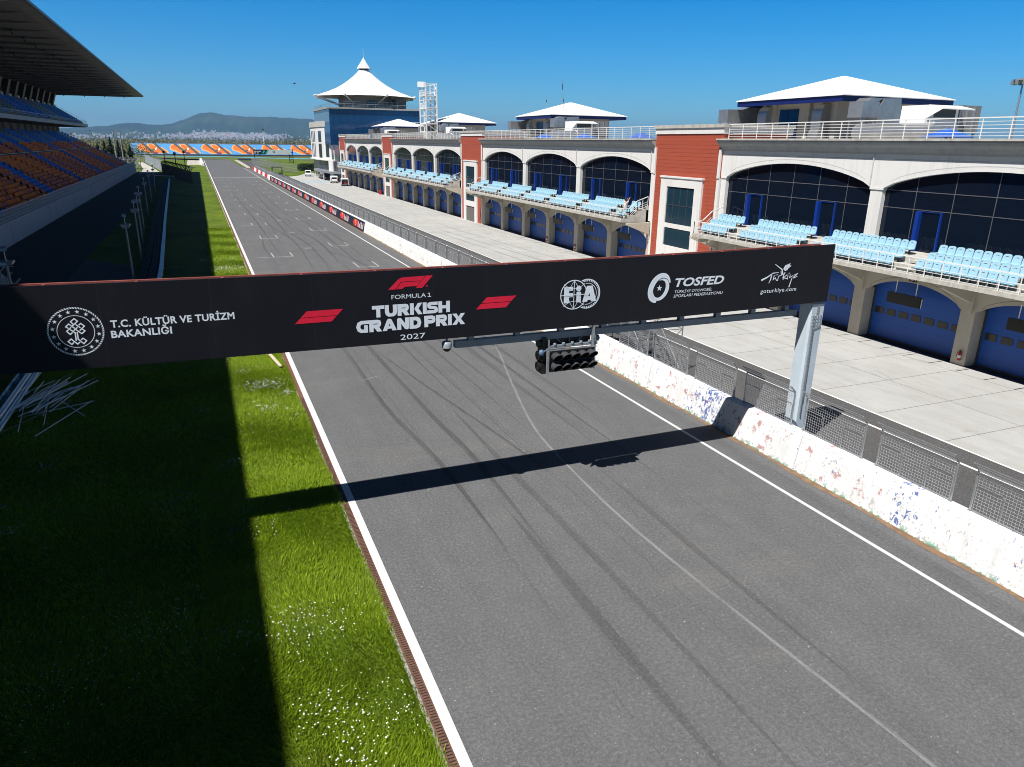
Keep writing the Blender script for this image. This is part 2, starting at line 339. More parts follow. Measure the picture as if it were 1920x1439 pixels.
# ---------------------------------------------------------------- mesh helpers
class MB:
    def __init__(s): s.v = []; s.f = []; s.m = []
    def add(s, vs_, fs_, mi=0):
        o = len(s.v); s.v.extend([tuple(v) for v in vs_])
        for f in fs_: s.f.append(tuple(i+o for i in f)); s.m.append(mi)
        return s
    def box(s, x0, x1, y0, y1, z0, z1, mi=0):
        v = [(x0, y0, z0), (x1, y0, z0), (x1, y1, z0), (x0, y1, z0), (x0, y0, z1), (x1, y0, z1), (x1, y1, z1), (x0, y1, z1)]
        return s.add(v, [(3, 2, 1, 0), (4, 5, 6, 7), (0, 1, 5, 4), (1, 2, 6, 5), (2, 3, 7, 6), (3, 0, 4, 7)], mi)
    def bar(s, p0, p1, w, h=None, mi=0, up=(0, 0, 1)):
        p0 = Vector(p0); p1 = Vector(p1); h = h or w; d = (p1-p0)
        if d.length < 1e-6: return s
        d.normalize(); u = Vector(up)
        if abs(d.dot(u)) > 0.98: u = Vector((1, 0, 0)) if abs(d.x) < 0.9 else Vector((0, 1, 0))
        a = d.cross(u).normalized()*w/2; b = a.cross(d).normalized()*h/2
        v = [p0-a-b, p0+a-b, p0+a+b, p0-a+b, p1-a-b, p1+a-b, p1+a+b, p1-a+b]
        return s.add(v, [(3, 2, 1, 0), (4, 5, 6, 7), (0, 1, 5, 4), (1, 2, 6, 5), (2, 3, 7, 6), (3, 0, 4, 7)], mi)
    def tube(s, p0, p1, r0, r1=None, n=8, mi=0, cap=True):
        p0 = Vector(p0); p1 = Vector(p1); r1 = r0 if r1 is None else r1; d = (p1-p0).normalized()
        u = Vector((0, 0, 1)) if abs(d.z) < 0.9 else Vector((1, 0, 0))
        a = d.cross(u).normalized(); b = a.cross(d)
        v = []
        for p, r in ((p0, r0), (p1, r1)):
            for i in range(n):
                t = 2*math.pi*i/n; v.append(p+a*math.cos(t)*r+b*math.sin(t)*r)
        f = [(i, i+n, (i+1) % n+n, (i+1) % n) for i in range(n)]
        if cap: f += [tuple(range(n)), tuple(range(2*n-1, n-1, -1))]
        return s.add(v, f, mi)
    def path(s, pts, r, n=6, mi=0):
        for a, b in zip(pts[:-1], pts[1:]): s.tube(a, b, r, r, n, mi)
        return s
    def lathe(s, prof, c=(0, 0, 0), n=16, mi=0, axis='z'):
        v = []; c = Vector(c)
        for r, h in prof:
            for i in range(n):
                t = 2*math.pi*i/n; x, y = r*math.cos(t), r*math.sin(t)
                v.append(c+(Vector((x, y, h)) if axis == 'z' else Vector((x, -h, y)) if axis == 'y' else Vector((h, x, y))))
        f = []
        for k in range(len(prof)-1):
            for i in range(n):
                j = (i+1) % n; f.append((k*n+i, k*n+j, (k+1)*n+j, (k+1)*n+i))
        return s.add(v, f, mi)
    def prism(s, pts, fn, d0, d1, mi=0):
        n = len(pts); v = [fn(u, w, d0) for u, w in pts]+[fn(u, w, d1) for u, w in pts]
        return s.add(v, [tuple(range(n)), tuple(range(2*n-1, n-1, -1))]+[(i, i+n, (i+1) % n+n, (i+1) % n) for i in range(n)], mi)
    def strip(s, left, right, mi=0):
        n = len(left); return s.add(list(left)+list(right), [(i, i+1, n+i+1, n+i) for i in range(n-1)], mi)
    def build(s, name, mats, parent=None, smooth=False, fix=False):
        off = Vector((0, 0, 0)); p = parent
        while p is not None: off += p.location; p = p.parent
        me = bpy.data.meshes.new(name)
        me.from_pydata([(v[0]-off.x, v[1]-off.y, v[2]-off.z) for v in s.v] if off.length else s.v, [], s.f)
        if not isinstance(mats, (list, tuple)): mats = [mats]
        for m in mats: me.materials.append(m)
        if len(mats) > 1: me.polygons.foreach_set('material_index', s.m)
        if smooth: me.polygons.foreach_set('use_smooth', [True]*len(s.f))
        me.update()
        if fix:
            bm = bmesh.new(); bm.from_mesh(me); bmesh.ops.recalc_face_normals(bm, faces=bm.faces); bm.to_mesh(me); bm.free()
        o = bpy.data.objects.new(name, me); COL.objects.link(o)
        if parent is not None: o.parent = parent
        return o
def tag(o, label=None, cat=None, group=None, kind=None):
    if label: o['label'] = label
    if cat: o['category'] = cat
    if group: o['group'] = group
    if kind: o['kind'] = kind
    return o
def thing(name, label, cat, loc=(0, 0, 0), group=None):
    o = bpy.data.objects.new(name, None); COL.objects.link(o); o.location = loc; o.empty_display_size = 0.2
    return tag(o, label, cat, group)
CH = {}
def dup(o, loc, rotz=None, label=None):
    kids = CH.get(o)
    if kids is None: kids = CH[o] = [x for x in COL.objects if x.parent == o]
    for k in kids:
        if k not in CH: CH[k] = [x for x in COL.objects if x.parent == k]
    c = o.copy(); COL.objects.link(c); c.location = loc
    if rotz is not None: c.rotation_euler = (0, 0, rotz)
    if label: c['label'] = label
    for k in kids:
        d = k.copy(); COL.objects.link(d); d.parent = c
        for g in CH[k]:
            e = g.copy(); COL.objects.link(e); e.parent = d
    return c
def sheet(name, polys, mat, z, kind='structure', label=None):
    m = MB()
    for p in polys: m.add([(x, y, z) for x, y in p], [tuple(range(len(p)))])
    o = m.build(name, mat); tag(o, label, None, None, kind)
    return o
def rect(x0, x1, y0, y1): return [(x0, y0), (x1, y0), (x1, y1), (x0, y1)]
def text_mb(body, u0, u1, v0, v1, fn, offset=0.0, shear=0.0, ref='H', mb=None, mi=0, depth=0.006, space=1.0):
    """lettering whose baseline-to-cap box is u0..u1, v0..v1; fn(u, v, d) puts it on its surface"""
    def mk(b):
        cu = bpy.data.curves.new('lettering', 'FONT'); cu.body = b; cu.size = 1; cu.offset = offset; cu.shear = shear
        cu.space_character = space; cu.resolution_u = 3
        o = bpy.data.objects.new('lettering', cu); COL.objects.link(o)
        bpy.context.view_layer.update()
        me = bpy.data.meshes.new_from_object(o); bpy.data.objects.remove(o)
        v = np.array([x.co[:2] for x in me.vertices]); f = [tuple(p.vertices) for p in me.polygons]
        bpy.data.meshes.remove(me); return v, f
    hv, _ = mk(ref); v, f = mk(body)
    h0, h1 = hv[:, 1].min(), hv[:, 1].max(); x0, x1 = v[:, 0].min(), v[:, 0].max()
    mb = mb or MB()
    mb.add([fn(u0+(a-x0)/(x1-x0)*(u1-u0), v0+(b-h0)/(h1-h0)*(v1-v0), depth) for a, b in v], f, mi)
    return mb

# ================================================================ THE SETTING
def ground():
    m = MB(); n = 40
    xs = [-26000, -9000, -3000, -1000, -300, -60, 0, 60, 300, 1000, 3000, 9000, 26000]
    ys = [-9000, -2000, -300, 0, 200, 400, 800, 1600, 3200, 6400, 12800, 26000]
    v = [(x, y, -0.05) for y in ys for x in xs]; k = len(xs)
    m.add(v, [(j*k+i, j*k+i+1, (j+1)*k+i+1, (j+1)*k+i) for j in range(len(ys)-1) for i in range(k-1)])
    tag(m.build('ground', FIELD), 'green and brown fields stretching to the horizon', None, None, 'structure')
ground()
# turf beside the track, in one sheet with a slight unevenness
def turf():
    m = MB(); xs = np.linspace(-21, 3.22, 36); ys = np.concatenate([np.arange(-20, 60, 0.7), np.arange(60, 480, 6)])
    k = len(xs); v = []
    for y in ys:
        for x in xs:
            h = 0.03*math.sin(x*1.9+y*0.7)+0.02*math.sin(y*1.7-x*0.6)
            if x > 2.3: h *= max(0, (3.22-x)/0.92)
            v.append((x, y, -0.02+h*0.6))
    m.add(v, [(j*k+i, j*k+i+1, (j+1)*k+i+1, (j+1)*k+i) for j in range(len(ys)-1) for i in range(k-1)])
    tag(m.build('grass_verge', GRASS, None, True), 'mown grass verge between the grandstand and the track', None, None, 'structure')
turf()
sheet('far_infield_turf', [[(18, 262), (60, 262), (60, 480), (18, 480)]], GRASS, -0.03)
sheet('race_track', [[(3.45, -40), (20.6, -40), (20.6, 345), (18.3, 352), (18.3, 470), (4, 500), (2.9, 463), (3.0, 300)],
                     [(2.9, 463), (4, 500), (18.3, 470), (18.3, 482), (-60, 560), (-70, 545)]], ASPH, 0.0, label='grey asphalt main straight with rubber marks')
sheet('pit_lane', [[(20.58, -40), (28.0, -40), (28.0, 262), (26.9, 330), (28.3, 445), (22.4, 466), (20.4, 400), (21.8, 347), (20.58, 330)]], ASPH2, 0.006, label='narrow asphalt lane behind the pit wall')
sheet('pit_apron', [[(28.0, -40), (40.2, -40), (40.2, 300), (32.1, 270), (28.0, 262)]], APRON, 0.01, label='pale concrete apron in front of the garages')
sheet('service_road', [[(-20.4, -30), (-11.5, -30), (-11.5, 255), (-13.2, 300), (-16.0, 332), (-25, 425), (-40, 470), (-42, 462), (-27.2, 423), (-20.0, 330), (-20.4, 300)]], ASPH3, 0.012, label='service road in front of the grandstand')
sheet('road_end_concrete', [[(-19.6, 292), (-13.6, 292), (-13.4, 305), (-16.1, 334), (-25.4, 424), (-27.6, 424), (-20, 332)]], M('road_concrete', (0.46, 0.44, 0.40), 0.85, 0.12, 0.5), 0.02)
sheet('run_off', [[(-30, 530), (-5, 470), (-4.7, 384), (2.7, 384), (2.9, 463), (0, 500)]], M('run_off_concrete', (0.44, 0.40, 0.36), 0.85, 0.12, 0.1), 0.0)
sheet('paved_pad', [[(-11.5, 66), (-6.4, 66), (-6.4, 78), (-11.5, 84)]], ASPH2, 0.02)
sheet('pit_exit_strip', [[(20.2, 475), (22.6, 470), (21.6, 358), (21.0, 346), (19.6, 346)]], M('run_off_concrete', (0.44, 0.40, 0.36)), 0.012)
sheet('exit_grass', [[(18.4, 478), (20.2, 475), (19.7, 357), (18.4, 357)], [(28.6, 444), (32, 450), (31.2, 357), (28.3, 357)]], GRASS, 0.012)
sheet('island_grass', [[(26.9, 288), (31.7, 294), (32.8, 273), (28.6, 268)]], GRASS, 0.03)
# kerbside drain, white lines, silt
sheet('kerb_edge', [rect(3.20, 3.30, -40, 463)], CONCD, 0.006)
sheet('drain_strip', [rect(3.29, 3.50, -40, 463)], DRAIN, 0.010)
def drain_slots():
    m = MB(); y = 8.0
    while y < 34:
        m.add([(3.33, y, 0.014), (3.47, y, 0.014), (3.47, y+0.03, 0.014), (3.33, y+0.03, 0.014)], [(0, 1, 2, 3)]); y += 0.085
    tag(m.build('drain_slots', TYRE), 'row of slots in the brown drain strip', None, None, 'structure')
drain_slots()
LW = M('white_line_paint', (0.72, 0.72, 0.71), 0.7, 0.12, 3.0, 0.1)
sheet('left_edge_line', [rect(3.50, 3.74, -40, 463)], LW, 0.006, label='white line along the left edge of the track')
sheet('right_edge_line', [rect(18.16, 18.31, -40, 345)], LINEW, 0.005, label='white line along the right edge of the track')
sheet('pit_lane_lines', [rect(26.5, 26.66, -40, 262), rect(27.95, 28.08, -40, 262)], LW, 0.018)
sheet('silt_strip', [[(19.62+0.08*math.sin(y*1.3), y) for y in range(-20, 250, 1)]+[(19.93, y) for y in range(249, -21, -1)]], EARTH, 0.008)
def grid_marks():
    ps = []
    def box(x0, x1, y, ext=None, arm=3.3, w=0.14):
        ps.append(rect(x0, x1, y, y+w*1.3)); ps.append(rect(x0, x0+w, y+w*1.3+.002, y+arm)); ps.append(rect(x1-w, x1, y+w*1.3+.002, y+arm))
        if ext: ps.append(rect(ext, x0-.002, y+0.02, y+w*1.1))
    for k in range(11):
        box(13.5, 15.6, 71.0+16*k, None)
        box(6.3, 8.4, 80.2+16*k, 4.7)
    for k in range(11):
        ps.append(rect(10.3, 11.1, 86+16*k, 86.35+16*k))
    sheet('grid_markings', ps, LINEF, 0.006, label='white starting grid boxes painted on the straight')
    sheet('grid_start_line', [rect(3.76, 18.1, 255.6, 256.6)], LINEW, 0.006)
    sheet('pit_lane_blue_line', [rect(27.5, 36.0, 226.5, 229.5)], M('sky_blue_paint', (0.10, 0.48, 0.78), 0.7, 0.1, 1.0), 0.016)
    sheet('apron_marks', [rect(30, 30.25, 72, 80), rect(31.2, 31.4, 75, 84), rect(33, 33.2, 66, 73)], LINEF, 0.016)
grid_marks()
def ribbon(pts, w, z, m):
    """flat ribbon through pts, smoothed"""
    P = [Vector((x, y, 0)) for x, y in pts]; out = []
    for i in range(len(P)-1):
        p0, p1, p2, p3 = P[max(0, i-1)], P[i], P[i+1], P[min(len(P)-1, i+2)]
        for t in np.linspace(0, 1, 7)[:-1]:
            out.append(0.5*((2*p1)+(p2-p0)*t+(2*p0-5*p1+4*p2-p3)*t*t+(3*p1-p0-3*p2+p3)*t**3))
    out.append(P[-1]); L, Rr = [], []
    for i, p in enumerate(out):
        d = (out[min(i+1, len(out)-1)]-out[max(0, i-1)]).normalized(); nrm = Vector((-d.y, d.x, 0))
        taper = min(1, (i+0.3)/6, (len(out)-0.7-i)/6)*w/2
        a = p+nrm*taper; b = p-nrm*taper; L.append((a.x, a.y, z)); Rr.append((b.x, b.y, z))
    m.strip(L, Rr)
def tyre_marks():
    a = MB(); b = MB(); z = 0.003
    ribbon([(6.5, 64), (6.85, 42), (6.86, 31.7), (7.4, 24.4), (7.44, 17.8)], 0.24, z, a)
    ribbon([(7.9, 64), (8.31, 42.1), (8.54, 30.3), (8.79, 24.4), (8.6, 17.0)], 0.26, z+0.0006, a)
    ribbon([(8.4, 42), (9.6, 33), (10.6, 26), (11.0, 22)], 0.16, z+0.0012, a)
    for i, (x, y0, y1, w, dx) in enumerate([(11.2, 23, 70, .3, 1.2), (12.3, 26, 74, .35, 1.6), (14.2, 24, 60, .5, 1.1), (14.9, 20, 66, .3, .9), (15.8, 26, 52, .3, .6),
                                           (13.2, 28, 62, .28, 1.4), (9.7, 6, 30, .3, -.2), (8.4, 6, 20, .35, .1), (12.9, 9, 22, .25, .2), (10.5, 30, 74, .26, .8)]):
        ribbon([(x+dx*.1, y1), (x, (y0*.3+y1*.7)), (x-dx*.3, (y0+y1)/2), (x-dx*.2, y0)], w, z+0.0018+0.0006*i, b)
    k = 0
    for x, y0, y1, dx in ((9.2, 70, 130, 3.2), (10.6, 68, 122, 2.8), (12.2, 74, 118, 2.2), (8.2, 90, 175, 3.0), (9.6, 92, 180, 2.6), (6.3, 74, 108, -1.4), (14.0, 72, 150, 1.6),
                          (15.3, 70, 140, 1.2), (7.1, 78, 190, .8), (13.0, 110, 230, -1.0), (11.2, 100, 205, -1.4)):
        ribbon([(x, y0), (x+dx*.2, y0*.7+y1*.3), (x+dx*.1, (y0+y1)/2), (x-dx*.6, y1)], 0.24, z+0.009+0.0006*k, b if k % 2 else a); k += 1
    for cx, cy, r in ((9.5, 116, 3.6), (12.0, 150, 3.0), (10.2, 70, 6.0)):
        ribbon([(cx+r*math.cos(t)*.7, cy+r*math.sin(t)*2.4) for t in np.linspace(-0.6, 2.4, 9)], 0.22, z+0.017+0.0006*k, b); k += 1
    sm = MB()
    for q, x in enumerate((7.35, 11.05, 14.7)): ribbon([(x, -10), (x+.02, 20), (x-.03, 60), (x, 160), (x+.02, 300)], .07, .0275+.0004*q, sm)
    ribbon([(19.0, -8), (18.9, 12), (19.05, 30), (19.0, 60)], .5, .029, sm)
    tag(sm.build('paving_seams', mat_mark('dark_paving_seam', (.03, .03, .031), .14, 1.2, (6, .3, 1), .35, .6)), 'faint dark paving seams along the track', None, None, 'structure')
    tag(a.build('tyre_marks', RUBBER), 'dark rubber streaks left by tyres on the straight', None, None, 'structure')
    tag(b.build('faint_tyre_marks', RUBBER2), 'faint rubber streaks along the straight', None, None, 'structure')
    c = MB(); ribbon([(15.9, 41), (15.1, 37.5), (13.75, 32.5), (12.35, 26.7), (11.91, 22.7), (11.73, 17.7), (11.96, 12.25), (12.21, 9.0), (12.33, 7.1), (12.4, 3)], 0.11, 0.0255, c)
    ribbon([(6.5, 35.5), (7.2, 35.9), (7.7, 36.1)], 0.16, 0.0262, c)
    tag(c.build('pale_scrape_mark', CHALK), 'pale curved scrape line running down the track', None, None, 'structure')
tyre_marks()
def apron_joints():
    m = MB()
    for k in range(64):
        y = 4+k*1.68
        m.add([(37.9, y, 0.014), (39.0, y-.02, 0.014), (39.0, y+.05, 0.014), (37.9, y+.07, 0.014)], [(0, 1, 2, 3)])
    m.add([(39.15, -20, 0.0145), (40.0, -20, 0.0145), (40.0, 230, 0.0145), (39.15, 230, 0.0145)], [(0, 1, 2, 3)])
    tag(m.build('apron_drain_slots', BLACK), 'short dark slots in the concrete before the garages', None, None, 'structure')
apron_joints()
sheet('apron_tyre_marks', [[(30.6, 100), (30.9, 100), (33.3, 62), (33.0, 62)], [(32.6, 104), (32.9, 104), (35.0, 70), (34.7, 70)], [(29.4, 96), (29.7, 96), (31.3, 60), (31.0, 60)]], RUBBER2, 0.0145)

# grass blades and daisies
def scatter_blades():
    rs = np.random.RandomState(3); pts = []
    def fill(x0, x1, y0, y1, n, hmin, hmax):
        x = rs.uniform(x0, x1, n); y = rs.uniform(y0, y1, n); pts.append(np.stack([x, y, rs.uniform(hmin, hmax, n)], 1))
    fill(-1.2, 3.24, 9, 26, 120000, .03, .11); fill(-1.0, 3.24, 26, 46, 70000, .04, .12); fill(-9, -1.0, 9, 44, 130000, .05, .14)
    fill(3.12, 3.30, 9, 46, 6000, .05, .15); fill(0, 3.24, 46, 110, 30000, .08, .2)
    for _ in range(60):                       # longer tufts
        cx, cy = rs.uniform(-1, 3.0), rs.uniform(9, 40); n = 260
        x = cx+rs.normal(0, .28, n); y = cy+rs.normal(0, .16, n); k = x < 3.28
        pts.append(np.stack([x[k], y[k], rs.uniform(.08, .20, k.sum())], 1))
    P = np.concatenate(pts); n = len(P)
    ang = rs.uniform(0, 2*np.pi, n); w = rs.uniform(.008, .016, n)*(1+P[:, 1]/40)
    lean = 0.55*np.sin(P[:, 0]*1.7+P[:, 1]*.9)+rs.normal(0, .35, n); la = 0.6*np.sin(P[:, 1]*.8)+rs.normal(0, .5, n)
    dx, dy = np.cos(ang)*w, np.sin(ang)*w
    z0 = np.full(n, -0.03)
    V = np.empty((n, 3, 3)); V[:, 0] = np.stack([P[:, 0]-dx, P[:, 1]-dy, z0], 1); V[:, 1] = np.stack([P[:, 0]+dx, P[:, 1]+dy, z0], 1)
    V[:, 2] = np.stack([P[:, 0]+lean*P[:, 2], P[:, 1]+la*P[:, 2], P[:, 2]*.85], 1)
    me = bpy.data.meshes.new('grass_blades'); me.vertices.add(n*3); me.vertices.foreach_set('co', V.ravel())
    me.loops.add(n*3); me.loops.foreach_set('vertex_index', np.arange(n*3, dtype=np.int32))
    me.polygons.add(n); me.polygons.foreach_set('loop_start', np.arange(0, n*3, 3, dtype=np.int32)); me.polygons.foreach_set('loop_total', np.full(n, 3, dtype=np.int32))
    me.update(calc_edges=True); me.materials.append(BLADE)
    o = bpy.data.objects.new('grass', me); COL.objects.link(o); tag(o, 'bright green grass beside the kerb', 'grass', None, 'stuff')
    m = MB(); cl = [(rs.uniform(-8, 3), rs.uniform(9.5, 80), rs.uniform(.2, 1.1), int(rs.uniform(8, 60))) for _ in range(95)]
    cl += [(2.0, 36.5, .6, 160), (1.6, 33, .5, 60), (2.2, 12.4, .7, 110), (1.4, 13.2, .5, 60), (1.2, 16.5, .5, 40), (1.6, 43, .8, 160), (1.8, 60, 1, 220), (1.7, 74, 1, 200)]
    for cx, cy, r, n in cl:
        for _ in range(n):
            x, y = rs.normal(cx, r), rs.normal(cy, r*.8)
            if x > 3.1 or x < -9: continue
            s_ = rs.uniform(.011, .022)*(1+max(0, y-20)/70); z = rs.uniform(.09, .2)
            m.add([(x+s_*math.cos(t), y+s_*math.sin(t), z+rs.uniform(-.006, .006)) for t in (0, 1.05, 2.1, 3.14, 4.2, 5.24)], [(0, 1, 2, 3, 4, 5)])
    tag(m.build('daisies', M('daisy_white', (0.78, 0.78, 0.74), 0.8, 0.05, 1)), 'small white daisies scattered in the grass', 'daisies', None, 'stuff')
scatter_blades()

# hills with the far town on their foot
RIDGE = [(-30, 40), (-11.2, 87), (-7.4, 89), (-5.28, 114), (-3.96, 147), (-2.13, 129), (-1.2, 150), (-.48, 187), (.1, 222), (.62, 248), (1.2, 256), (1.8, 243), (2.4, 233), (3.87, 223), (5.35, 227), (8, 213), (12.4, 150), (16.3, 80), (20, 10), (60, -5)]
def ridge_h(az): return float(np.interp(az, [a for a, _ in RIDGE], [h for _, h in RIDGE]))
def hill_z(az, d):
    h = ridge_h(az)+2.5*math.sin(az*5.1)+1.5*math.sin(az*13.7)
    t = min(1, max(0, (d-5200)/2800)); t = t*t*(3-2*t)*(0.75+0.25*t)
    n = 14*math.sin(az*3.3+d*.0021)+9*math.sin(az*7.9-d*.0037)+6*math.sin(az*17+d*.006)
    return -0.5+max(0, h)*t+n*t*(1-t)*2.2
def hills():
    m = MB(); az = np.linspace(-30, 24, 271); ds = list(np.linspace(5000, 8000, 34))+[8600, 9600, 11000]
    k = len(az); v = []
    for d in ds:
        for a in az:
            z = hill_z(a, min(d, 8000))
            if d > 8000: z *= max(0, 1-(d-8000)/2600)
            v.append((d*math.sin(R(a)), d*math.cos(R(a)), z-(0.5 if d in (5000, 11000) else 0)))
    m.add(v, [(j*k+i, j*k+i+1, (j+1)*k+i+1, (j+1)*k+i) for j in range(len(ds)-1) for i in range(k-1)])
    tag(m.build('hills', HILL, None, True), 'blue green wooded hill beyond the town', None, None, 'structure')
hills()
def town():
    m = MB(); rs = random.Random(11)
    for _ in range(1500):
        u = rs.random()
        if u < .82: a = rs.triangular(-2.2, 6.2, 3.0); d = rs.triangular(5400, 6200, 5900)
        elif u < .93: a = rs.uniform(-9, 1.5); d = rs.uniform(5500, 6350)
        else: a = rs.uniform(-9, 9); d = rs.uniform(4200, 6200)
        x, y = d*math.sin(R(a)), d*math.cos(R(a)); z = hill_z(a, d)
        w, l, h = rs.uniform(7, 17), rs.uniform(7, 17), rs.uniform(6, 13)*(1.8 if rs.random() < .07 else 1)
        m.box(x-w/2, x+w/2, y-l/2, y+l/2, z-8, z+h, rs.choice((0, 0, 0, 1, 2)))
        if rs.random() < .12: m.add([(x-w/2-.5, y-l/2-.5, z+h+.1), (x+w/2+.5, y-l/2-.5, z+h+.1), (x+w/2+.5, y+l/2+.5, z+h+.1), (x-w/2-.5, y+l/2+.5, z+h+.1), (x, y, z+h+4)], [(0, 1, 4), (1, 2, 4), (2, 3, 4), (3, 0, 4)], 3)
    tag(m.build('far_town', [M('town_white', (0.66, 0.69, 0.74), .8, .05, .1), M('town_cream', (0.56, 0.56, 0.56), .8, .05, .1), M('town_grey', (0.42, 0.42, 0.42), .8, .05, .1), M('town_roof', (0.36, 0.15, 0.09), .8, .1, .1)]),
        'white houses of a far town on the foot of the hill', 'town', None, 'stuff')
town()

# ================================================================ OVERHEAD GANTRY
YP, YB = 20.80, 21.60                                   # front and back face of the sign box
def sag(x): return -0.115*max(0.0, 1-((x-8.4)/13.7)**2)
def gantry():
    g = thing('overhead_gantry', 'black sponsor gantry with start lights spanning the race track on a pale blue column', 'gantry', (21.5, 21.1, 0))
    m = MB(); xs = list(np.linspace(-13.5, 22.13, 46))
    def face(y, zlo, zhi, mi=0): m.strip([(x, y, zhi+sag(x)) for x in xs], [(x, y, zlo+sag(x)) for x in xs], mi)
    face(YP, 6.10, 8.31); face(YP+0.06, 6.10, 8.31)
    m.strip([(x, YP, 8.31+sag(x)) for x in xs], [(x, YP+.06, 8.31+sag(x)) for x in xs]); m.strip([(x, YP, 6.1+sag(x)) for x in xs], [(x, YP+.06, 6.1+sag(x)) for x in xs])
    m.add([(22.13, YP, 6.1), (22.13, YP+.06, 6.1), (22.13, YP+.06, 8.31), (22.13, YP, 8.31)], [(0, 1, 2, 3)])
    banner = m.build('banner_panel', BANNER, g)
    m = MB(); m.strip([(x, YB, 8.16+sag(x)) for x in xs], [(x, YB, 6.10+sag(x)) for x in xs]); m.strip([(x, YB+.05, 8.16+sag(x)) for x in xs], [(x, YB+.05, 6.10+sag(x)) for x in xs])
    m.build('back_panel', BLACKP, g)
    m = MB(); m.add([(22.10, YP+.065, 6.1), (22.10, YB-.005, 6.1), (22.10, YB-.005, 8.26), (22.10, YP+.065, 8.26)], [(0, 1, 2, 3)]); m.build('end_panel', WHITE2, g)
    m = MB()
    for a, b in zip(xs[:-1], xs[1:]):
        m.bar((a, YB-.09, 8.20+sag(a)), (b, YB-.09, 8.20+sag(b)), .09, .10); m.bar((a, YP+.11, 8.12+sag(a)), (b, YP+.11, 8.12+sag(b)), .05, .05)
        m.bar((a, YB-.09, 6.2+sag(a)), (b, YB-.09, 6.2+sag(b)), .11, .12)
    for k in range(17):
        x = -12.6+2.13*k; s_ = sag(x)
        m.bar((x, YP+.10, 8.18+s_), (x+.12, YB-.1, 8.20+s_), .07, .06); m.bar((x, YB-.1, 6.2+s_), (x, YB-.1, 8.2+s_), .08)
        m.bar((x, YP+.14, 6.16+s_), (x, YP+.14, 8.2+s_), .05)
        m.bar((x+.05, YB-.12, 6.2+s_), (min(x+2.0, 21.9), YB-.12, 8.2+s_), .06)
    m.build('rust_red_truss', RUST, g)
    m = MB(); m.box(6.95, 20.98, 21.10, 21.32, 5.56, 5.78)
    for k in range(9):
        x = 7.5+1.62*k; m.box(x-.1, x+.1, 21.12, 21.30, 5.775, 6.12)
    m.build('lower_beam', BEAMG, g)
    def column(x0, x1, name='column'):
        m = MB(); v = []
        w0, w1 = x0+.0, x1-.0
        for z, ax, bx, ay, by in ((0, x0-.03, x1-.10, 20.80, 21.38), (6.0, x0+.0, x1+.0, 20.86, 21.46)):
            c = .05
            v += [(ax+c, ay, z), (bx, ay, z), (bx, by, z), (ax, by, z), (ax, ay+.10, z)]
        n = 5; m.add(v, [(i, (i+1) % n, (i+1) % n+n, i+n) for i in range(n)]+[(4, 3, 2, 1, 0), (5, 6, 7, 8, 9)])
        c_ = m.build(name, COLB, g)
        b = MB()
        for i in range(4):
            for j in range(4): b.tube((x1-.52+.13*i, 20.86, 5.15+.13*j), (x1-.52+.13*i, 20.81, 5.15+.13*j), .036, .03, 6)
        b.box(x1-.36, x1-.24, 20.835, 20.87, 5.62, 5.95); b.build('bolt_plate', STEEL, c_)
        b = MB()
        for i in range(26): b.bar((x0+.13, 20.83, 1.6+.15*i), (x0+.13, 20.76, 1.6+.15*i), .03)
        b.bar((x0+.11, 20.76, 1.4), (x0+.13, 20.82, 5.6), .03); b.path([(x0+.15, 20.76, 2.1), (x0+.18, 20.80, 5.1), (x0+.6, 20.83, 5.1)], .012, 5); b.build('cable_ladder', STEEL, c_)
    column(21.46, 22.1); column(-13.3, -12.66)
    # ---- writing and emblems on the banner
    fy = lambda u, v, d=0.006: (u, YP-d, v)
    def L(mb, name, mat): return mb.build(name, mat, banner)
    e = MB(); cx, cz, r = -3.345, 7.07, .625
    for k in range(64):
        t = 2*math.pi*k/64; t2 = t+2*math.pi/64*.62; o = .05
        e.add([fy(cx+(r-.03)*math.cos(t), cz+(r-.03)*math.sin(t)), fy(cx+(r+.012)*math.cos(t+o), cz+(r+.012)*math.sin(t+o)), fy(cx+(r+.012)*math.cos(t2+o), cz+(r+.012)*math.sin(t2+o)), fy(cx+(r-.03)*math.cos(t2), cz+(r-.03)*math.sin(t2))], [(0, 1, 2, 3)])
    def ring(mb, cx, cz, r0, r1, a0=0, a1=2*math.pi, n=56, d=.006, mi=0):
        A = np.linspace(a0, a1, n); mb.strip([fy(cx+r0*math.cos(t), cz+r0*math.sin(t), d) for t in A], [fy(cx+r1*math.cos(t), cz+r1*math.sin(t), d) for t in A], mi)
    def star(mb, cx, cz, r, rot=math.pi/2, d=.006, mi=0):
        p = []
        for k in range(10):
            q = r if k % 2 == 0 else r*.40; t = rot+k*math.pi/5; p.append(fy(cx+q*math.cos(t), cz+q*math.sin(t), d))
        mb.add(p+[fy(cx, cz, d)], [(k, (k+1) % 10, 10) for k in range(10)], mi)
    ring(e, cx, cz, .41, .425)
    for k in range(16): star(e, cx+.518*math.cos(2*math.pi*(k+.5)/16), cz+.518*math.sin(2*math.pi*(k+.5)/16), .058)
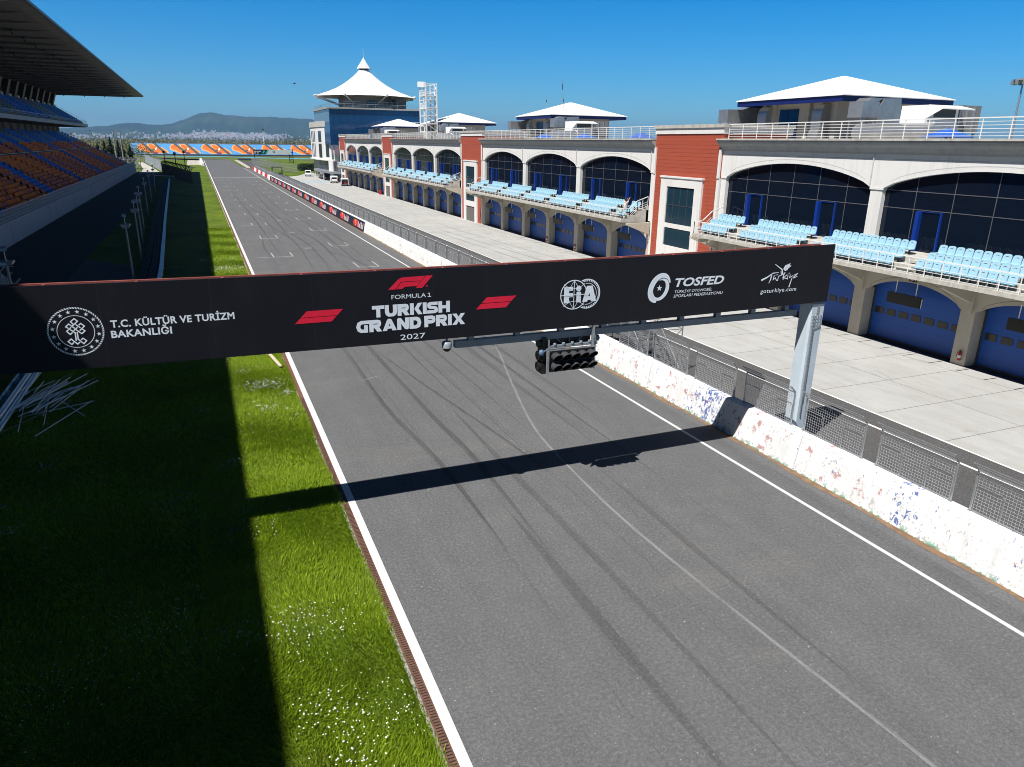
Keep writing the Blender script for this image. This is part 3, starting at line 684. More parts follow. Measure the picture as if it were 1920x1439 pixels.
    TREE = [[(-3.413, 7.319), (-3.384, 7.274), (-3.424, 7.341), (-3.336, 7.408), (-3.27, 7.339), (-3.391, 7.232)], [(-3.316, 7.247), (-3.241, 7.171)], [(-3.508, 7.177), (-3.552, 7.213), (-3.474, 7.281), (-3.365, 7.165)], [(-3.249, 7.241), (-3.211, 7.276), (-3.136, 7.2), (-3.247, 7.102)], [(-3.383, 7.108), (-3.305, 7.171)], [(-3.444, 7.183), (-3.548, 7.095), (-3.48, 7.009), (-3.433, 7.048)], [(-3.453, 7.125), (-3.366, 7.042), (-3.374, 6.843)], [(-3.328, 7.114), (-3.221, 7.008), (-3.141, 7.076), (-3.185, 7.118)], [(-3.32, 7.043), (-3.324, 6.871), (-3.215, 6.741), (-3.144, 6.816), (-3.216, 6.888), (-3.253, 6.854)], [(-3.442, 6.789), (-3.485, 6.745), (-3.554, 6.827), (-3.481, 6.89), (-3.353, 6.743), (-3.305, 6.788)]]
    d = .006
    def stroke(mb, pts, w, d0, w1=None, mi=0):
        n = len(pts)-1; dd = d0
        for i, (a, b) in enumerate(zip(pts[:-1], pts[1:])):
            a = Vector(a); b = Vector(b); t = (b-a).normalized(); nn = Vector((-t.y, t.x))
            wa = w+((w1-w)*i/n if w1 is not None else 0); wb = w+((w1-w)*(i+1)/n if w1 is not None else 0)
            q = [a-t*wa*.45+nn*wa/2, b+t*wb*.45+nn*wb/2, b+t*wb*.45-nn*wb/2, a-t*wa*.45-nn*wa/2]
            mb.add([fy(p.x, p.y, dd) for p in q], [(0, 1, 2, 3)], mi); dd += .0005
        return dd
    for p in TREE: d = stroke(e, p, .030, d)
    L(e, 'emblem', LETW)
    t = text_mb('T.C. KÜLTÜR VE TURİZM', -2.546, .476, 7.10, 7.297, fy, .030, space=1.06)
    text_mb('BAKANLIĞI', -2.569, -1.124, 6.827, 7.022, fy, .030, mb=t, space=1.06)
    L(t, 'lettering', LETW)
    m = MB()
    for p in [[(4.787, 7.639), (5.09, 7.925), (5.169, 7.972), (5.266, 7.985), (5.922, 7.997), (5.81, 7.858), (5.262, 7.858), (5.164, 7.845), (5.002, 7.639)], [(5.021, 7.641), (5.173, 7.825), (5.261, 7.843), (5.785, 7.843), (5.667, 7.702), (5.314, 7.702), (5.265, 7.685), (5.205, 7.639)], [(5.948, 7.999), (6.167, 7.999), (5.827, 7.639), (5.616, 7.639)]]:
        m.add([fy(*q) for q in p], [tuple(range(len(p)))])
    ring(m, 5.974, 7.687, .012, .026, n=14)
    L(m, 'red_emblem', LETR)
    for p in [[(2.409, 7.170), (3.438, 7.170), (3.262, 6.992), (2.231, 6.992)], [(2.218, 6.977), (3.247, 6.977), (3.09, 6.821), (2.06, 6.821)], [(7.90, 7.205), (8.91, 7.205), (8.735, 7.030), (7.725, 7.030)], [(7.708, 7.012), (8.716, 7.012), (8.556, 6.845), (7.54, 6.845)]]:
        pass
    for ps in ([[(2.409, 7.170), (3.438, 7.170), (3.262, 6.992), (2.231, 6.992)], [(2.218, 6.977), (3.247, 6.977), (3.09, 6.821), (2.06, 6.821)]], [[(7.90, 7.205), (8.91, 7.205), (8.735, 7.030), (7.725, 7.030)], [(7.708, 7.012), (8.716, 7.012), (8.556, 6.845), (7.54, 6.845)]]):
        m = MB()
        for p in ps: m.add([fy(*q) for q in p], [(0, 1, 2, 3)])
        L(m, 'red_stripe', LETR)
    t = text_mb('FORMULA', 4.875, 5.935, 7.348, 7.474, fy, .002)
    t.add([fy(*q) for q in ((5.985, 7.348), (6.095, 7.348), (6.095, 7.366), (6.052, 7.366), (6.052, 7.474), (6.028, 7.474), (5.992, 7.452), (5.992, 7.434), (6.030, 7.450), (6.030, 7.366), (5.985, 7.366))], [tuple(range(11))])
    text_mb('2027', 5.10, 5.885, 6.079, 6.245, fy, .003, ref='2', mb=t)
    G = {'T': (1.1, [[(0, 1), (1.1, 1), (1.1, .7), (.73, .7), (.73, 0), (.37, 0), (.37, .7), (0, .7)]], []),
         'U': (1.1, [[(0, 1), (.37, 1), (.37, .42), (.42, .3), (.55, .26), (.68, .3), (.73, .42), (.73, 1), (1.1, 1), (1.1, .38), (1.02, .15), (.8, 0), (.3, 0), (.08, .15), (0, .38)]], []),
         'R': (1.1, [[(0, 1), (.75, 1), (.97, .93), (1.05, .7), (.98, .46), (.85, .38), (1.1, 0), (.68, 0), (.46, .3), (.36, .3), (.36, 0), (0, 0)]], [[(.36, .69), (.72, .69), (.74, .66), (.72, .63), (.36, .63)]]),
         'K': (1.15, [[(0, 1), (.36, 1), (.36, 0), (0, 0)], [(.40, .5), (.74, 1), (1.15, 1), (.8, .52), (1.15, 0), (.74, 0)]], []),
         'I': (.36, [[(0, 1), (.36, 1), (.36, 0), (0, 0)]], []),
         'S': (1.02, [[(1.0, 1), (.28, 1), (.06, .92), (0, .72), (.06, .5), (.28, .39), (.66, .38), (.66, .28), (0, .28), (0, 0), (.75, 0), (.97, .1), (1.02, .32), (.95, .52), (.75, .63), (.36, .64), (.36, .72), (1.0, .72)]], []),
         'H': (1.1, [[(0, 1), (.36, 1), (.36, .64), (.74, .64), (.74, 1), (1.1, 1), (1.1, 0), (.74, 0), (.74, .36), (.36, .36), (.36, 0), (0, 0)]], []),
         'G': (1.08, [[(1.12, 1), (.42, 1), (.12, .85), (0, .5), (.12, .15), (.4, 0), (1.0, 0), (1.0, .62), (.68, .62), (.68, .28), (.5, .28), (.39, .36), (.36, .5), (.4, .64), (.52, .71), (1.12, .71)]], []),
         'A': (1.25, [[(0, 0), (.42, .92), (.52, 1), (.72, 1), (.82, .92), (1.25, 0), (.86, 0), (.8, .17), (.45, .17), (.38, 0)]], [[(.62, .60), (.55, .42), (.69, .42)]]),
         'N': (1.06, [[(0, 0), (0, .9), (.12, 1), (.3, 1), (.4, .93), (.72, .5), (.72, 1), (1.06, 1), (1.06, .1), (.95, 0), (.78, 0), (.68, .05), (.36, .5), (.36, 0)]], []),
         'D': (1.08, [[(0, 1), (.65, 1), (.95, .88), (1.08, .5), (.95, .12), (.65, 0), (0, 0)]], [[(.36, .70), (.55, .70), (.69, .62), (.72, .5), (.69, .38), (.55, .30), (.36, .30)]]),
         'P': (1.05, [[(0, 1), (.75, 1), (1.0, .9), (1.05, .65), (1.0, .4), (.75, .3), (.36, .3), (.36, 0), (0, 0)]], [[(.36, .69), (.72, .69), (.74, .66), (.72, .63), (.36, .63)]]),
         'X': (1.24, [[(0, 1), (.42, 1), (.62, .7), (.82, 1), (1.24, 1), (.84, .5), (1.24, 0), (.82, 0), (.62, .3), (.42, 0), (0, 0), (.4, .5)]], [])}
    def word(mb, w, u0, u1, v0, v1, gap=.045):
        tot = sum(G[c][0] for c in w)+gap*(len(w)-1); sx = (u1-u0)/tot; x = 0
        for c in w:
            wd, ps, hs = G[c]
            for p in ps: mb.add([fy(u0+(x+a)*sx, v0+b*(v1-v0)) for a, b in p], [tuple(range(len(p)))], 0)
            for p in hs: mb.add([fy(u0+(x+a)*sx, v0+b*(v1-v0), .008) for a, b in p], [tuple(range(len(p)))], 1)
            x += wd+gap
    word(t, 'TURKISH', 4.277, 6.686, 6.832, 7.187); word(t, 'GRAND', 3.784, 5.77, 6.40, 6.765); word(t, 'PRIX', 5.861, 7.176, 6.412, 6.768)
    L(t, 'lettering', [LETW, BLACKP])
    # globe and gear emblem
    m = MB(); gx, gz, gr = 10.965, 7.088, .495
    ring(m, gx, gz, gr-.032, gr); ring(m, 11.455, gz+.002, .468, .50, -2.02, 2.02, d=.0052); ring(m, 11.455, gz+.002, .345, .362, -1.75, 1.75, d=.0054)
    for k in range(25):
        a = -1.86+3.72*k/24
        m.add([fy(11.455+rr*math.cos(a+q), gz+rr*math.sin(a+q), .0056) for rr, q in ((.42, -.045), (.47, -.045), (.47, .045), (.42, .045))], [(0, 1, 2, 3)])
    def poly(f, n=15): return [f(t) for t in np.linspace(-1, 1, n)]
    dd = .0066
    for kx in (-.42, 0, .42): dd = stroke(m, poly(lambda t: (gx+kx*gr*math.cos(t*math.pi/2), gz+t*gr*.94)), .024 if kx == 0 else .015, dd)
    dd = stroke(m, [(gx-gr*.95, gz), (gx+gr*.95, gz)], .024, dd)
    for sz in (-1, 1): dd = stroke(m, poly(lambda t: (gx+t*gr*.76, gz+sz*(gr*.42+.12*t*t*1.3))), .015, dd)
    d2 = .0145
    for p in [[(10.60, 7.362), (10.928, 7.362), (10.928, 7.224), (10.785, 7.224), (10.785, 7.148), (10.928, 7.148), (10.928, 7.013), (10.79, 7.013), (10.79, 6.822), (10.60, 6.822)], [(11.06, 7.168), (11.23, 7.168), (11.23, 6.825), (11.06, 6.825)]]:
        m.add([fy(*q, d2) for q in p], [tuple(range(len(p)))])
    m.add([fy(11.435, 7.356, d2), fy(11.652, 7.356, d2), fy(11.811, 6.821, d2), fy(11.626, 6.821, d2), fy(11.594, 6.88, d2), fy(11.488, 6.88, d2), fy(11.468, 6.823, d2), fy(11.285, 6.823, d2)], [tuple(range(8))])
    m.add([fy(11.536, 7.125, d2+.002), fy(11.503, 7.008, d2+.002), fy(11.57, 7.008, d2+.002)], [(0, 1, 2)], 1)
    m.add([fy(11.138+.098*math.cos(t), 7.285+.098*math.sin(t), d2) for t in np.linspace(0, 2*math.pi, 22)[:-1]], [tuple(range(21))])
    L(m, 'globe_emblem', [LETW, BLACKP])
    # crescent emblem with star
    m = MB(); ox, oz = 14.285, 7.11
    def sl_(a, rx, rz, dx=0, dz=0): return fy(ox+dx+rx*math.cos(a)+.30*rz*math.sin(a)*.7, oz+dz+rz*math.sin(a))
    A = np.linspace(R(18), R(272), 44); T = np.sin(np.linspace(.12, math.pi-.25, 44))**.75
    m.strip([sl_(a, .44, .515) for a in A], [sl_(a, .44-.20*t, .515-.21*t, .02*t, -.0) for a, t in zip(A, T)])
    A = np.linspace(R(118), R(-172), 44); T = np.sin(np.linspace(.1, math.pi-.1, 44))**.8
    m.strip([sl_(a, .325, .385, .075, -.065) for a in A], [sl_(a, .325-.135*t, .385-.135*t, .075-.02*t, -.065) for a, t in zip(A, T)])
    star(m, 14.297, 7.10, .115)
    L(m, 'crescent_emblem', LETW)
    t = text_mb('TOSFED', 14.93, 17.03, 7.10, 7.402, fy, .03, .22)
    text_mb('TÜRKİYE OTOMOBİL', 14.94, 16.54, 6.882, 6.975, fy, .004, .22, mb=t); text_mb('SPORLARI FEDERASYONU', 14.905, 17.04, 6.728, 6.828, fy, .004, .22, mb=t)
    L(t, 'lettering', LETW)
    # brush script with tulip
    m = MB(); d = .006
    TUR = [[(18.77, 7.129), (18.997, 7.215), (19.248, 7.356), (19.515, 7.368)], [(19.19, 7.25), (19.168, 7.122), (19.109, 7.001)], [(19.316, 7.259), (19.289, 7.105), (19.381, 7.183), (19.452, 7.075)], [(19.505, 7.071), (19.532, 7.226), (19.672, 7.26)], [(19.767, 7.088), (19.758, 7.297)], [(19.81, 7.347), (19.73, 7.153)], [(19.925, 7.257), (19.768, 7.161), (19.964, 7.108)], [(19.974, 7.244), (19.966, 7.097)], [(20.08, 7.248), (20.065, 7.144), (20.201, 7.21)], [(20.187, 7.138), (20.097, 6.805)], [(20.254, 7.134), (20.43, 7.282), (20.265, 7.228), (20.27, 7.122), (20.422, 7.177)], [(19.299, 7.683), (19.503, 7.56), (19.65, 7.469), (19.705, 7.3)], [(19.609, 7.399), (19.64, 7.293)]]
    WD = [(.075, .02), (.06, .03), (.035, .03), (.035, .03), (.035, .035), (.04, .03), (.03, .035), (.03, .035), (.03, .03), (.03, .055), (.03, .03), (.02, .065), (.035, .04)]
    for p, (a, b) in zip(TUR, WD): d = stroke(m, p, a, d, b)
    lf = [(19.702, 7.508), (19.77, 7.619), (19.883, 7.655), (20.022, 7.694), (19.982, 7.619), (20.08, 7.593), (19.96, 7.516), (19.894, 7.436), (19.791, 7.415), (19.731, 7.455)]
    m.add([fy(u, v, d) for u, v in lf], [tuple(range(len(lf)))])
    for (u, v), r in (((19.392, 7.28), .02), ((19.47, 7.29), .02), ((20.009, 7.315), .024)):
        m.add([fy(u+r*math.cos(a), v+r*math.sin(a), d+.001) for a in np.linspace(0, 2*math.pi, 10)[:-1]], [tuple(range(9))])
    L(m, 'script_emblem', LETW)
    t = text_mb('goturkiye.com', 18.765, 20.475, 6.628, 6.728, fy, .008, space=1.12, ref='x'); L(t, 'lettering', LETW)
gantry()

def start_lights():
    s = thing('start_lights', 'start light rig with two rows of hooded red lamps hung below the gantry', 'start lights', (11, 21.0, 4.4))
    m = MB(); m.box(10.20, 11.88, 20.86, 21.02, 4.47, 5.22); m.build('lamp_board', BLACK, s)
    m = MB()                                                # frame, hangers, cross braces
    for x in (10.16, 11.92): m.bar((x, 20.90, 4.42), (x, 20.90, 5.60), .045)
    m.bar((10.16, 20.8, 5.25), (11.92, 20.8, 5.25), .035); m.bar((10.12, 20.82, 4.40), (10.12, 20.82, 5.22), .05)
    m.bar((11.80, 20.86, 5.22), (11.80, 20.86, 6.08), .085)
    m.build('support_frame', STEEL, s)
    m = MB(); m.box(10.18, 11.86, 21.14, 21.20, 5.225, 5.66)
    m.bar((10.9, 21.1, 5.25), (10.45, 21.1, 5.64), .03, mi=1); m.bar((11.15, 21.1, 5.25), (11.6, 21.1, 5.64), .03, mi=1); m.bar((11.02, 21.1, 5.25), (11.02, 21.1, 5.64), .03, mi=1)
    m.bar((10.2, 20.92, 5.34), (12.0, 20.92, 5.34), .09, mi=1)
    for k in range(5): m.lathe([(0.001, .07), (.05, .06), (.06, .0)], (10.38+.33*k, 20.9, 5.40), 8, 1)
    m.build('rear_screen', [BLACK, BEAMG], s)
    def lamp(x, z, yaw=0.0, hood=True):
        l = MB(); c = Vector((x, 20.86, z))
        n = 18; r = .150; ln = .42
        rings = []
        for q, rr in ((0, r), (1, r*1.03)):
            ring_ = []
            for i in range(n):
                a = 2*math.pi*i/n; reach = (ln*(0.66+.34*math.sin(a)) if math.sin(a) > -.55 else ln*.34) if q else 0
                ring_.append((c.x+rr*math.cos(a), c.y-reach, c.z+rr*math.sin(a)))
            rings.append(ring_)
        l.add(rings[0]+rings[1], [(i, (i+1) % n, (i+1) % n+n, i+n) for i in range(n)])
        inn = [(p[0]*.0+c.x+(p[0]-c.x)*.94, p[1], c.z+(p[2]-c.z)*.94) for p in rings[0]]; inn2 = [(c.x+(p[0]-c.x)*.94, p[1], c.z+(p[2]-c.z)*.94) for p in rings[1]]
        l.add(inn+inn2, [(i+n, (i+1) % n+n, (i+1) % n, i) for i in range(n)], 1); l.add(rings[1]+inn2, [(i, (i+1) % n, (i+1) % n+n, i+n) for i in range(n)])
        h = l.build('lamp', [HOODM, BLACK], s, True)
        q = MB(); q.lathe([(.001, .055), (.08, .045), (.14, .012), (.146, -.01)], (c.x, c.y-.002, c.z), 16, 0, 'y'); q.build('lens', LENS, h, True)
    for r_ in range(2):
        for k in range(5): lamp(10.38+.332*k, 5.02-.355*r_)
    for k, z in enumerate((5.45, 5.0, 4.62)):              # hoods turned sideways on the left end
        m = MB(); m.tube((10.1, 21.2, z), (9.88, 21.2, z), .15, .165, 14); m.box(9.98, 10.14, 21.02, 21.4, z-.24, z+.19)
        m.build('side_lamp', BLACK, s)
    m = MB(); m.lathe([(.001, .11), (.07, .09), (.1, 0), (.07, -.09), (.001, -.11)], (9.92, 20.95, 5.16), 12); m.bar((9.92, 20.95, 5.16), (10.2, 20.95, 5.26), .04)
    m.lathe([(.001, .11), (.07, .09), (.1, 0), (.07, -.09), (.001, -.11)], (12.10, 21.1, 5.45), 12); m.bar((12.10, 21.1, 5.45), (11.8, 21.1, 5.34), .04)
    m.build('camera_ball', M('blue_grey_plastic', (0.10, 0.16, 0.25), 0.35), s, True)
start_lights()
def dome_camera():
    s = thing('dome_camera', 'grey dome camera hanging under the gantry beside the lower beam', 'camera', (6.62, 20.95, 5.55))
    m = MB(); m.lathe([(.001, .22), (.14, .2), (.16, .1), (.16, 0)], (6.62, 20.95, 5.66), 16); m.tube((6.62, 20.95, 5.86), (6.62, 20.95, 6.08), .04); m.build('housing', M('grey_camera_shell', (0.30, 0.34, 0.38), .4), s, True)
    m = MB(); m.lathe([(.13, .0), (.12, -.07), (.07, -.12), (.001, -.13)], (6.62, 20.95, 5.66), 16); m.build('dome', BLACK, s, True)
dome_camera()

# ================================================================ PIT WALL AND FENCE
def pit_wall():
    w = thing('pit_wall', 'long whitewashed concrete pit wall with flaking red and blue paint', 'wall', (20.2, 100, 0))
    prof = [(19.86, 0), (19.92, .10), (20.06, .9), (20.16, 1.36), (20.22, 1.40), (20.56, 1.41), (20.60, 1.36), (20.60, 0)]
    js = [-22.1+10.3*k for k in range(27)]
    for a, b in zip(js[:-1], js[1:]):
        m = MB(); m.prism(prof, lambda u, v, d: (u, d, v), a+.012, b-.012); m.build('wall_section', PITWALL, w)
    return w
pit_wall()
def striped_barrier():
    ys = [242.2, 253.6, 264.3, 273.4, 282.7, 292.8, 303.3, 315.1, 327.3]
    w = thing('striped_barrier', 'red and white striped concrete barrier at the pit exit', 'barrier', (20.5, 285, 0))
    W1 = M('barrier_white', (0.78, 0.78, 0.77), .7); W2 = M('barrier_red', (0.50, 0.035, 0.04), .7)
    prof = [(20.3, 0), (20.5, 1.25), (20.85, 1.25), (20.95, 0)]
    for k, (a, b) in enumerate(zip(ys[:-1], ys[1:])):
        m = MB(); m.prism(prof, lambda u, v, d: (u+(d-242)*.002, d, v), a+.002, b-.002); m.build('red_block' if k % 2 else 'white_block', W2 if k % 2 else W1, w)
    m = MB(); m.prism(prof, lambda u, v, d: (u, d, v), 245.2-9.9, 242.19); m.build('white_block', W1, w)
striped_barrier()
def banners():
    NAVB = M('dark_navy_banner', (0.010, 0.014, 0.035), .5, .1, 1); PINK = M('pinkish_white_lettering', (0.66, 0.50, 0.55), .6, .05, 1)
    SRED = M('banner_red', (0.62, 0.04, 0.05), .55); SYEL = M('banner_yellow', (0.75, 0.42, 0.04), .55); EDGE = M('banner_white_edge', (.7, .7, .7), .6)
    y0 = 99.7
    zt = 1.40; xb = lambda z: 19.82+(.26*z/1.4)
    for k in range(13):
        y = y0+10.72*k
        t = thing('sponsor_banner', 'navy energy drink banner farther along the pit wall row' if k else 'navy energy drink banner at the near end of the pit wall row', 'banner', (19.9, y, 0), 'sponsor banners along the pit wall')
        fn = lambda u, v, d=.006: (xb(v)-d, y+10.70-u, v)
        m = MB(); m.add([fn(0, .06, 0), fn(10.7, .06, 0), fn(10.7, zt, 0), fn(0, zt, 0), fn(0, .06, -.02), fn(10.7, .06, -.02), fn(10.7, zt, -.02), fn(0, zt, -.02)], [(0, 1, 2, 3), (7, 6, 5, 4), (0, 1, 5, 4), (2, 3, 7, 6), (1, 2, 6, 5), (3, 0, 4, 7)])
        m.add([fn(0, zt-.03), fn(10.7, zt-.03), fn(10.7, zt), fn(0, zt)], [(0, 1, 2, 3)], 1)
        b = m.build('banner_sheet', [NAVB, EDGE], t)
        m = MB(); cx, cz = 5.0, .74                         # sun disc with two charging bulls
        m.add([fn(cx+.60*math.cos(a), cz+.46*math.sin(a), .006) for a in np.linspace(0, 2*math.pi, 20)[:-1]], [tuple(range(19))], 1)
        bull = [(-.05, .0), (-.35, .28), (-.8, .38), (-1.5, .30), (-1.75, .05), (-1.95, .30), (-1.8, -.02), (-1.7, -.25), (-1.45, -.5), (-1.35, -.15), (-.95, -.12), (-.75, -.48), (-.6, -.15), (-.3, -.25), (-.1, -.42)]
        for s_ in (1, -1): m.add([fn(cx+s_*u*.92-.02*s_, cz+v*1.25, .009) for u, v in bull], [tuple(range(len(bull)))], 0)
        m.build('bull_emblem', [SRED, SYEL], b)
        t_ = text_mb('Red Bull', 6.7, 10.25, .30, 1.10, lambda u, v, d: fn(u, v, .006), .03); t_.build('lettering', PINK, b)
banners()
def fence_panel():
    t = thing('fence_panel', 'galvanised mesh fence panel on the pit wall somewhere beyond the scaffold stair', 'fence panel', (0, 0, 0), 'debris fence panels along the pit wall')
    ln, h = 2.85, 1.36
    m = MB()
    for y in (0.03, ln-.03):
        m.tube((0, y, 0), (0, y, h), .032, n=6); m.tube((0, y, h), (-.26, y, h+.26), .028, n=6); m.box(-.05, .05, y-.05, y+.05, 0, .03)
    for z in (.05, h-.02): m.tube((0, .03, z), (0, ln-.03, z), .024, n=6)
    for a in (.03, .55, 1.0): m.tube((-.26*a, .03, h+.26*a), (-.26*a, ln-.03, h+.26*a), .014 if a < 1 else .018, n=5)
    for y0 in (.06, ln-.95):
        p = [(-.03, y0, .05), (-.03, y0, .80), (-.03, y0+.08, .88), (-.03, y0+.80, .88), (-.03, y0+.88, .80), (-.03, y0+.88, .05)]; m.path(p, .016, 5)
    m.build('frame', STEEL, t)
    m = MB(); n = 27
    for k in range(1, n): m.bar((.012, k*ln/n, .05), (.012, k*ln/n, h-.02), .0065)
    for k in range(1, 13): m.bar((.002, .03, .05+k*(h-.07)/13), (.002, ln-.03, .05+k*(h-.07)/13), .0065)
    m.build('wire_mesh', WIRE, t)
    first = True
    for k in range(0, 88):
        if k == 7: continue                                # opening in front of the scaffold stair
        y = 13.2+3.43*(k-1)
        loc = (20.48+(0 if y < 245 else (y-242)*.002), y, 1.405 if y < 240 else 1.25)
        c = t if first else dup(t, loc)
        if first: c.location = loc; first = False
        if k == 0: c['label'] = 'wire mesh fence panel cut off by the right edge of the photo'
        if k == 5: c['label'] = 'second wire mesh fence panel short of the scaffold stair'
        if k == 1: c['label'] = 'whole wire mesh fence panel nearest the viewer on the pit wall'
        if k == 2: c['label'] = 'wire mesh fence panel with dark pointed column shadow showing through it'
        if k == 3: c['label'] = 'wire mesh fence panel beside the base of the pale blue gantry column'
        if k == 4: c['label'] = 'wire mesh fence panel above the blue flaked stretch of pit wall'
        if k == 6: c['label'] = 'wire mesh fence panel in front of the scaffold stair'
fence_panel()
def scaffold_stair():
    t = thing('scaffold_stair', 'steel scaffold stair and platform standing behind the pit wall', 'scaffold', (22.3, 36, 0))
    m = MB()
    for x in (21.2, 23.0):
        for y in (31.0, 33.4, 35.8, 38.2): m.tube((x, y, 0), (x, y, 3.1 if y < 36 else 2.6), .035, n=6)
        for z in (.3, 1.55, 2.5): m.tube((x, 31, z), (x, 38.2, z), .025, n=5)
        m.tube((x, 31, .3), (x, 33.4, 2.5), .022, n=5); m.tube((x, 35.8, .3), (x, 33.4, 1.5), .022, n=5); m.tube((x, 31.0, 2.5), (x, 33.4, .3), .022, n=5)
    for y in (31.0, 33.4, 35.8, 38.2):
        for z in (.3, 1.55, 2.5): m.tube((21.2, y, z), (23, y, z), .025, n=5)
    m.build('tube_frame', STEEL, t)
    m = MB(); m.box(21.15, 23.05, 33.4, 38.2, 1.56, 1.62); m.box(21.1, 21.2, 33.3, 38.3, 1.5, 1.58); m.build('platform', HOODM, t)
    m = MB()
    for k in range(7): m.box(21.3, 22.9, 31.0+.34*k, 31.3+.34*k, .2+.2*k, .24+.2*k)
    m.bar((21.25, 30.9, .1), (21.25, 33.4, 1.55), .06, .16); m.bar((22.95, 30.9, .1), (22.95, 33.4, 1.55), .06, .16); m.build('stair_treads', HOODM, t)
scaffold_stair()

# ================================================================ PIT BUILDING
XF = 39.2; PER = 55.3
def arch_curve(y0, y1, zs, za, n=22):
    """from y0 to y1 along a pointed-shoulder segmental arch"""
    out = []
    for i in range(n+1):
        t = -1+2*i/n; out.append((y0+(y1-y0)*i/n, zs+(za-zs)*math.sqrt(max(0, 1-abs(t)**2.05))*.35+(za-zs)*.65*(1-abs(t)**2.0)))
    return out
def arcade(m, bays, pier, zs, za, zt, x0, x1, zb, mi=0):
    """wall with arched openings; bays = list of pier centre lines along y"""
    for a, b in zip(bays[:-1], bays[1:]):
        cv = arch_curve(a+pier/2, b-pier/2, zs, za); 
        for (ya, z_a), (yb, z_b) in zip(cv[:-1], cv[1:]):
            m.add([(x0, ya, z_a), (x0, yb, z_b), (x0, yb, zt), (x0, ya, zt)], [(0, 1, 2, 3)], mi)
            m.add([(x1, ya, z_a), (x1, yb, z_b), (x1, yb, zt), (x1, ya, zt)], [(3, 2, 1, 0)], mi)
            m.add([(x0, ya, z_a), (x0, yb, z_b), (x1, yb, z_b), (x1, ya, z_a)], [(3, 2, 1, 0)], mi)
    for c in bays:
        m.box(x0, x1, c-pier/2, c+pier/2, zs, zt, mi)
def railing(m, pts, h, posts, rails=(0.25, .5, .75), r=.025, rt=.03, mi=0):
    """railing along a polyline; rails are fractions of its height"""
    for a, b in zip(pts[:-1], pts[1:]):
        a = Vector(a); b = Vector(b); n = max(1, int(round((b-a).length/posts)))
        for i in range(n+1):
            p = a.lerp(b, i/n); m.bar(p, p+Vector((0, 0, h)), r*2, r*2, mi)
        up = Vector((0, 0, h)); m.bar(a+up, b+up, rt*2, rt*2, mi)
        for f in rails: m.bar(a+up*f, b+up*f, r*1.3, r*1.3, mi)
DOORC = [5.15, 12.3, 20.1, 27.35, 35.3, 42.5]              # balcony doors, metres from the far end of a block
